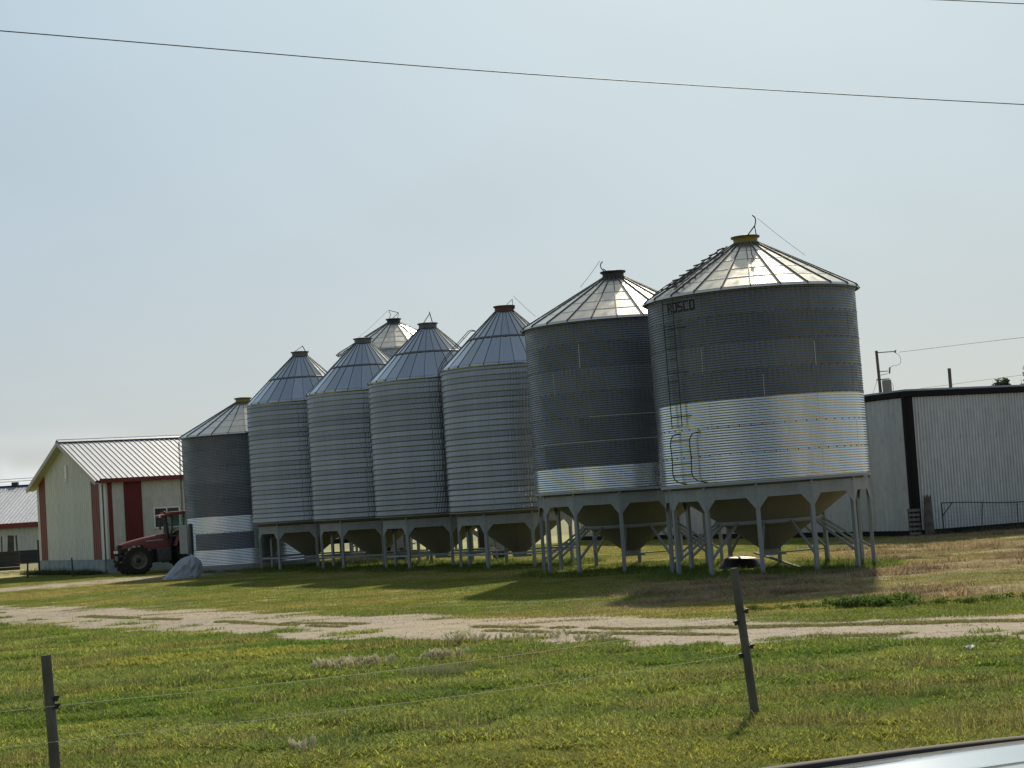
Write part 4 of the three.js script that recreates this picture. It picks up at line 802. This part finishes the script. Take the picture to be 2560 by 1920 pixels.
// ------------------------------------------------------------------ silver car beside the photographer
{
  const c = thing('car', 'silver car seen only by the glossy edge of its roof and black trim strip', 'car', [0.0, 0.73, 0], 0);
  c.position.set(0.668, 0.770, -1.604); c.rotation.y = 25 * RAD;
  // local: x along the car, z across it; far side is -z
  const bodyY = (x) => 1.43 - 0.055 * Math.pow((x + 0.1) / 1.1, 2) - 0.02 * Math.max(0, x - 0.9);
  const half = 0.66;
  obj('roof', grid(40, 60, (u, v) => {
    const x = lerp(-1.15, 1.15, u), z = lerp(-half, half, v), q = z / half;
    const stripeRib = 0.010 * (smooth(0.30, 0.34, Math.abs(q)) * smooth(0.54, 0.46, Math.abs(q)) + smooth(0.60, 0.64, Math.abs(q)) * smooth(0.80, 0.74, Math.abs(q)));  // raised ribs added to break the sky reflection into stripes
    return [x, bodyY(x) - 0.03 * q * q - 0.012 * Math.pow(Math.abs(q), 8) + stripeRib, z, x, z];
  }), M.carPaint, c);
  for (const s of [-1, 1]) {
    obj('roof_trim', tube(Array.from({ length: 12 }, (_, i) => { const x = lerp(-1.15, 1.15, i / 11); return [x, bodyY(x) - 0.043, s * (half + 0.010)]; }), 0.011, 8, 60), M.rubber, c);
    obj('roof_rail', tube(Array.from({ length: 12 }, (_, i) => { const x = lerp(-1.15, 1.15, i / 11); return [x, bodyY(x) - 0.052, s * (half + 0.034)]; }), 0.016, 10, 60), M.carPaint, c);
    obj('side_glass', grid(10, 1, (u, v) => [lerp(-1.3, 1.35, u) * lerp(1.12, 0.86, v), lerp(0.9, 1.36, v), s * lerp(0.84, half + 0.03, v), u, v]), M.carGlass, c);
    obj('body_side', grid(24, 8, (u, v) => { const x = lerp(-2.25, 2.25, u); return [x, lerp(0.25, 0.92 - 0.05 * Math.pow(Math.abs(x) / 2.25, 4), v), s * (0.86 + 0.05 * Math.sin(v * Math.PI)) * (1 - 0.12 * Math.pow(Math.abs(x) / 2.25, 6)), x, v]; }), M.carPaint, c);
    for (const x of [-1.4, 1.4]) { const w = obj('wheel', lathe([[0.2, -0.1], [0.3, -0.1], [0.32, -0.06], [0.32, 0.06], [0.3, 0.1], [0.2, 0.1]], 28).rotateX(Math.PI / 2), M.rubber, c); w.position.set(x, 0.32, s * 0.80); obj('rim', new THREE.CylinderGeometry(0.21, 0.21, 0.16, 20).rotateX(Math.PI / 2), M.chrome, w); }
  }
  obj('windscreen', grid(1, 6, (u, v) => [lerp(1.62, 1.13, v), lerp(0.9, 1.37, v), lerp(-1, 1, u) * lerp(0.82, 0.66, v), u, v]), M.carGlass, c);
  obj('rear_glass', grid(1, 6, (u, v) => [lerp(-1.62, -1.13, v), lerp(0.9, 1.37, v), lerp(-1, 1, u) * lerp(0.82, 0.66, v), u, v]), M.carGlass, c);
  obj('bonnet', [grid(10, 10, (u, v) => [lerp(1.60, 2.28, u), 0.91 - 0.16 * u * u, lerp(-0.84, 0.84, v), u, v])], M.carPaint, c);
  obj('boot_lid', [grid(10, 10, (u, v) => [lerp(-1.60, -2.28, u), 0.91 - 0.10 * u * u, lerp(-0.84, 0.84, v), u, v])], M.carPaint, c);
  obj('bumper', [rbox(0.2, 0.5, 1.66, 0.08, 2.22, 0.5, 0), rbox(0.2, 0.5, 1.66, 0.08, -2.22, 0.5, 0)], M.carPaint, c);
  obj('floor_pan', box(4.2, 0.08, 1.5, 0, 0.27, 0), M.black, c);
}

// ------------------------------------------------------------------ grass and weeds
function tuftGeo(n, spread, h, w, seed, droop = 0.5) {
  const r = rng(seed), pos = [], nor = [], col = [], idx = [];
  for (let k = 0; k < n; k++) {
    const tone = 0.55 + 0.85 * r() * (0.4 + r()), warm = 0.9 + 0.3 * r();
    const a = r() * 6.28, d = spread * Math.sqrt(r()), bx = Math.cos(a) * d, bz = Math.sin(a) * d, f = r() * 6.28, hh = h * (0.55 + 0.6 * r()), ww = w * (0.7 + 0.6 * r()), ln = hh * droop * (0.3 + r());
    const cx = Math.cos(f), cz = Math.sin(f), px = -cz, pz = cx, o = pos.length / 3;
    for (const [t, s] of [[0, 1], [0.45, 0.85], [0.8, 0.5]]) { const q = ln * t * t; for (const e of [-1, 1]) { pos.push(bx + cx * q + px * e * ww * s / 2, hh * t * (1 - 0.15 * t), bz + cz * q + pz * e * ww * s / 2); nor.push(-cx * 0.5, 0.8, -cz * 0.5); col.push(tone * warm, tone, tone); } }
    pos.push(bx + cx * ln, hh * 0.92, bz + cz * ln); nor.push(-cx * 0.3, 0.9, -cz * 0.3); col.push(tone * warm, tone, tone);
    idx.push(o, o + 1, o + 3, o, o + 3, o + 2, o + 2, o + 3, o + 5, o + 2, o + 5, o + 4, o + 4, o + 5, o + 6);
  }
  const g = new THREE.BufferGeometry();
  g.setAttribute('position', new THREE.Float32BufferAttribute(pos, 3)); g.setAttribute('normal', new THREE.Float32BufferAttribute(nor, 3)); g.setAttribute('color', new THREE.Float32BufferAttribute(col, 3)); g.setIndex(idx);
  return g;
}
const leafMat = phys(1, 1, 1, { roughness: 0.9, transmission: 0.55, thickness: 0, specularIntensity: 0.2, vertexColors: true });
const weedMat = phys(1, 1, 1, { roughness: 0.9, transmission: 0.5, thickness: 0, specularIntensity: 0.3 });
function scatter(name, label, geo, list, mat = leafMat) {            // list of [x, y, z, turn, scale, [r, g, b], stretch]
  const m = new THREE.InstancedMesh(geo, mat, list.length);
  const col = new THREE.Color();
  list.forEach(([x, y, z, a, s, c, st = 1], i) => {
    m.setMatrixAt(i, MT.compose(new THREE.Vector3(x, y, z), Q.setFromEuler(E3.set(0, a, 0)), new THREE.Vector3(s, s * st, s)));
    m.setColorAt(i, col.setRGB(...c));
  });
  m.name = name; m.castShadow = m.receiveShadow = true; scene.add(m);
  return tag(m, label, 'grass', null, 'stuff');
}
const inView = (x, z, pad = 1.2) => Math.abs(x) < -z * 0.30 + pad;
const underBin = [[6.93, -51.3, 2.9], [3.42, -57.7, 2.9], ...RB.map(([x, z]) => [x, z, 2.3])];
{
  const r = rng(77), short = [], shortB = [], tall = [], mown = [], weeds = [];
  // near verge meadow
  for (let i = 0; i < 150000; i++) {
    const z = -15.2 - 48 * Math.pow(r(), 1.35), x = (r() * 2 - 1) * (-z * 0.30 + 1.2), n = nearSide(x, z), t = trackAt(x, z);
    if (n < 0.6 || r() < t * 1.15) continue;
    const big = fbm(x * 0.28, z * 0.42, 701, 4), mid = fbm(x * 1.1, z * 1.1, 705, 3), brown = smooth(0.56, 0.68, fbm(x * 0.4 + 3, z * 0.9 + 8, 709, 3));
    let c = mix3([0.19, 0.29, 0.035], [0.40, 0.43, 0.095], smooth(0.34, 0.66, big * 0.5 + mid * 0.5));
    c = mix3(c, [0.27, 0.23, 0.075], 0.4 * brown);
    c = mix3(c, [0.15, 0.26, 0.03], 0.6 * smooth(0.56, 0.66, fbm(x * 0.5 + 20, z * 0.9, 719, 3)));
    const lump = smooth(0.36, 0.72, fbm(x * 2.3, z * 3.2, 715, 3));
    if (z > -19.5) c = mix3(c, [0.46, 0.44, 0.09], 0.6 * smooth(-20.5, -17, z));
    const j = 0.75 + 0.5 * r(); c = [c[0] * j, c[1] * j, c[2] * j];
    const lush = smooth(0.48, 0.72, big), s = (0.45 + 0.5 * lush * r() + 1.05 * lump + 0.2 * r()) * (1 - 0.4 * t);
    c = mix3(c, [c[0] * 0.7, c[1] * 0.8, c[2] * 0.8], lump * (0.3 + 0.5 * lush));
    (r() < 0.5 ? short : shortB).push([x, bumpy(x, z) - 0.005, z, r() * 6.28, s, c, 0.8 + 0.5 * mid]);
    if (brown > 0.55 && r() < 0.07 || r() < 0.006) tall.push([x, bumpy(x, z), z, r() * 6.28, 0.8 + 0.5 * r(), mix3([0.36, 0.31, 0.14], [0.24, 0.27, 0.07], r()), 0.9 + 0.4 * r()]);
  }
  // mown yard
  for (let i = 0; i < 120000; i++) {
    const z = -27 - 68 * Math.pow(r(), 1.1), x = (r() * 2 - 1) * (-z * 0.30 + 1.2), n = nearSide(x, z), t = trackAt(x, z);
    if (n > -0.6 || r() < t * 1.1) continue;
    let c = groundColour(x, z); const j = 0.9 + 0.55 * r(), h = hayAt(x, z);
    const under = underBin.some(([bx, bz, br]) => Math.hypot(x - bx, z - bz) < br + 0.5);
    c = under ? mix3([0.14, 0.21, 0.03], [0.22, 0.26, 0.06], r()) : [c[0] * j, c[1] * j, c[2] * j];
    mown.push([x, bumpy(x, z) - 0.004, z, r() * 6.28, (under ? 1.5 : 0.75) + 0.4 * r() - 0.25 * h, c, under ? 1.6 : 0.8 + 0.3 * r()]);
  }
  // track edges and the tufty crown between the ruts
  for (let i = 0; i < 9000; i++) {
    const k = Math.floor(r() * (trackC.length - 3)) + 1, u = r(), bx = lerp(trackC[k][0], trackC[k + 1][0], u), bz = lerp(trackC[k][1], trackC[k + 1][1], u), o = (r() < 0.985 ? (r() < 0.5 ? -1 : 1) * (1.9 + 0.9 * r()) : (r() - 0.5) * 2.4);
    const x = bx + o * 0.55, z = bz + o * 0.83;
    if (!inView(x, z) || fbm(x * 0.5, z * 0.5, 721, 3) < 0.46) continue;
    short.push([x, bumpy(x, z), z, r() * 6.28, 0.35 + 0.5 * r(), mix3([0.22, 0.26, 0.06], [0.34, 0.30, 0.14], r()), 0.9 + 0.6 * r()]);
  }
  // rank grass round the legs of the bins and along the slab, shed and barn
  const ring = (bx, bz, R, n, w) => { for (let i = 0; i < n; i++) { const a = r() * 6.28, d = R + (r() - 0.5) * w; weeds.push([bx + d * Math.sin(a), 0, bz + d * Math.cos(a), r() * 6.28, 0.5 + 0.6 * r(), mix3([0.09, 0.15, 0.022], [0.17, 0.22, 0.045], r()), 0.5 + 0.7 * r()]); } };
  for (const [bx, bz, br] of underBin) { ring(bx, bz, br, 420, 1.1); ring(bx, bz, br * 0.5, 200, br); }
  ring(-12.53, -84.8, 3.2, 160, 0.5);
  for (let i = 0; i < 300; i++) { const s = r() * 18, o = 0.4 + r() * 0.8; weeds.push([15.3 + s * 0.906 + o * 0.42, 0, -71.3 - s * 0.4236 + o * 0.906, r() * 6.28, 0.5 + 0.6 * r(), mix3([0.055, 0.075, 0.02], [0.12, 0.115, 0.045], r()), 0.7 + 0.6 * r()]); }
  for (let i = 0; i < 500; i++) { const s = -0.3 + r() * 11, o = 0.25 + r() * 0.9; weeds.push([-20.65 - s * 0.529 - o * 0.848, 0, -91.1 - s * 0.848 + o * 0.529, r() * 6.28, 0.6 + 0.9 * r() * r(), mix3([0.05, 0.065, 0.025], [0.10, 0.11, 0.035], r()), 0.8 + 1.1 * r() * r()]); }
  scatter('meadow_grass', 'lush green meadow grass between the road and the gravel track', tuftGeo(30, 0.16, 0.045, 0.011, 31, 1.2), short);
  scatter('meadow_grass_001', 'lush green meadow grass between the road and the gravel track', tuftGeo(24, 0.17, 0.060, 0.012, 37, 1.3), shortB);
  scatter('seeding_grass', 'taller brownish seeding grass standing in patches in the meadow', tuftGeo(14, 0.16, 0.15, 0.005, 41, 0.5), tall);
  scatter('mown_grass', 'short yellowish mown grass of the farmyard around the bins', tuftGeo(24, 0.24, 0.042, 0.012, 43, 1.1), mown);
  scatter('rank_grass', 'dark rank grass left standing round the bin legs and walls', tuftGeo(22, 0.22, 0.26, 0.012, 47, 0.5), weeds);

  // clumps: dark tussocks, yellow broad-leaved weeds, pale foxtail heads, docks by the track
  const clump = [], broad = [], fox = [], hay = [], dock = [];
  const blob = (arr, x, z, rx, rz, n, f) => { for (let i = 0; i < n; i++) { const a = r() * 6.28, d = Math.sqrt(r()), px = x + Math.cos(a) * d * rx, pz = z + Math.sin(a) * d * rz; arr.push([px, bumpy(px, pz), pz, r() * 6.28, ...f()]); } };
  const dg = () => [0.35 + 0.75 * r() * r(), mix3([0.12, 0.20, 0.03], [0.20, 0.28, 0.05], r()), 0.6 + 0.5 * r()];
  blob(clump, -3.2, -22.2, 0.75, 0.4, 70, dg); blob(clump, -2.5, -21.6, 0.4, 0.3, 30, dg); blob(clump, -1.35, -26.9, 0.55, 0.45, 60, () => [0.5 + 0.5 * r(), mix3([0.17, 0.21, 0.09], [0.2, 0.25, 0.09], r()), 0.7]);
  blob(clump, 1.0, -26.4, 0.5, 0.25, 26, dg); blob(clump, -0.6, -27.2, 0.3, 0.25, 18, dg); blob(clump, 4.55, -20.6, 0.35, 0.25, 26, dg); blob(clump, -4.6, -19.2, 0.5, 0.4, 40, dg); blob(clump, 2.36, -19.75, 0.18, 0.16, 14, dg); blob(clump, 2.5, -19.7, 0.3, 0.15, 14, dg);
  blob(broad, -5.4, -32.4, 2.1, 0.9, 620, () => [0.55 + 0.7 * r(), mix3([0.26, 0.30, 0.05], [0.40, 0.38, 0.10], r()), 0.7 + 0.4 * r()]);
  blob(dock, 6.7, -35.2, 0.8, 0.4, 70, () => [0.5 + 0.6 * r(), mix3([0.075, 0.12, 0.03], [0.13, 0.19, 0.05], r()), 0.8]); blob(dock, 5.2, -35.6, 1.2, 0.4, 40, () => [0.25 + 0.4 * r(), [0.10, 0.14, 0.03], 0.8]);
  blob(dock, 8.2, -34.4, 1.5, 0.5, 46, () => [0.25 + 0.4 * r(), [0.085, 0.13, 0.026], 0.8]);
  const fx = () => [0.8 + 0.5 * r(), mix3([0.80, 0.76, 0.62], [0.60, 0.56, 0.38], r()), 1];
  blob(fox, -2.75, -28.4, 0.66, 0.26, 46, fx); blob(fox, -1.36, -29.0, 0.40, 0.22, 30, fx); blob(fox, -1.12, -32.3, 0.55, 0.3, 22, fx); blob(fox, 0.05, -31.6, 0.7, 0.3, 20, fx); blob(fox, 1.1, -30.3, 0.35, 0.2, 14, fx); blob(fox, -2.35, -18.8, 0.12, 0.12, 6, fx); blob(fox, -27.4, -101, 2.2, 0.7, 160, fx); 
  // raked hay: low ragged wisps in windrows
  for (let i = 0; i < 26000; i++) {
    const x = -2 + 24 * r(), z = -35.5 - 34 * r(), h = hayAt(x, z);
    if (!inView(x, z) || nearSide(x, z) > -1.5 || trackAt(x, z) > 0.2) continue;
    const row = smooth(0.46, 0.7, fbm(x * 0.35 + 2, z * 1.5, 731, 3)) * h;
    if (r() > row * 1.3) continue;
    hay.push([x, bumpy(x, z), z, r() * 6.28, 0.6 + 1.5 * row * r(), mix3(mix3([0.34, 0.26, 0.15], [0.15, 0.11, 0.07], smooth(0.45, 0.6, vnoise(x * 2.2, z * 2.2, 741))), [0.46, 0.39, 0.25], r() * 0.6), 0.7 + 0.8 * r()]);
  }
  scatter('grass_tussocks', 'dark coarse grass tussocks standing out of the meadow', tuftGeo(30, 0.13, 0.24, 0.0085, 51, 0.75), clump);
  const leafTuft = (n, seed, sp, hh, lw) => { const q = rng(seed), L = []; for (let k = 0; k < n; k++) { const a = q() * 6.28, d = sp * Math.sqrt(q()), h = hh * (0.4 + 0.7 * q()); L.push(place(new THREE.CircleGeometry(lw * (0.7 + 0.6 * q()), 5).scale(1, 1.7, 1), Math.cos(a) * d, h, Math.sin(a) * d, -1.1 + q() * 1.2, q() * 6.28, q())); } return merge(L); };
  scatter('broad_leaved_weeds', 'low yellow-green broad-leaved weeds spreading in the meadow', leafTuft(12, 53, 0.13, 0.07, 0.017), broad, weedMat);
  scatter('dock_weeds', 'dark green leafy weeds growing along the far edge of the track', leafTuft(26, 57, 0.20, 0.22, 0.028), dock, weedMat);
  const foxG = (() => { const q = rng(59), L = []; for (let k = 0; k < 5; k++) { const a = q() * 6.28, d = 0.09 * q(), h = 0.07 + 0.05 * q(), b = [Math.cos(a) * d, h, Math.sin(a) * d], tip = [b[0] + 0.05 + 0.05 * q(), h + 0.055 + 0.03 * q(), b[2]]; L.push(bar([b[0], 0, b[2]], b, 0.0015, 3), place(new THREE.SphereGeometry(1, 6, 5).scale(0.011, 0.042, 0.011), (b[0] + tip[0]) / 2, (b[1] + tip[1]) / 2, b[2], 0, 0, -0.8 + 0.5 * q())); } return merge(L); })();
  scatter('foxtail_barley', 'pale silky foxtail barley heads nodding in the meadow', foxG, fox, weedMat);
  scatter('raked_hay', 'ragged brown wisps of raked dry hay in the mown yard', tuftGeo(20, 0.20, 0.085, 0.010, 61, 2.2), hay);
  // tall timothy stalks close to the road
  const stalkG = (() => { const c = new THREE.CatmullRomCurve3([[0, 0, 0], [-0.01, 0.28, 0], [-0.04, 0.46, 0], [-0.09, 0.58, 0]].map((p) => new THREE.Vector3(...p))); return merge([new THREE.TubeGeometry(c, 8, 0.0022, 3), place(new THREE.CapsuleGeometry(0.0062, 0.10, 3, 6), -0.115, 0.625, 0, 0, 0, 0.52)]); })();
  const stalk = [];
  for (let i = 0; i < 190; i++) { const z = -14.9 - 3.4 * Math.pow(r(), 1.4), x = -3.2 + 9.2 * Math.pow(r(), 0.7); stalk.push([x, bumpy(x, z) - 0.03, z, (r() - 0.5) * 1.2, 0.45 + 0.45 * r(), mix3([0.55, 0.50, 0.25], [0.30, 0.31, 0.11], r()), 0.8 + 0.3 * r()]); }
  scatter('timothy_stalks', 'bent seed stalks of timothy grass near the road', stalkG, stalk, weedMat);
  const stones = [];
  for (let i = 0; i < 12000; i++) { const x = -22 + 34 * r(), zc = x < -5.6 ? lerp(-41.2, -67, (-5.6 - x) / 19.4) : x < 3.55 ? lerp(-30.9, -41.2, (3.55 - x) / 9.15) : lerp(-30.9, -25.5, (x - 3.55) / 9.9), z = zc + (r() - 0.5) * 7; if (!inView(x, z) || trackAt(x, z) < 0.35) continue; const g = 0.7 + 0.6 * r(); stones.push([x, bumpy(x, z), z, r() * 6.28, 0.008 + 0.022 * r() * r() * r(), [0.32 * g, 0.262 * g, 0.222 * g], 0.5]); }
  const sm = scatter('gravel', 'loose pinkish gravel stones on the farm track', new THREE.DodecahedronGeometry(1, 0), stones, std(1, 1, 1, { roughness: 0.95 }));
  sm.userData.category = 'gravel';
}
tag(obj('paper_scrap', [place(grid(6, 4, (u, v) => [(u - 0.5) * 0.11, 0.012 * Math.sin(u * 5 + v * 3), (v - 0.5) * 0.07, u, v]), 6.03, 0.07, -25.22, 0.5, 0.3, 0.1)], M.white), 'scrap of white paper lying in the meadow grass below the track', 'litter');

renderer.render(scene, camera);
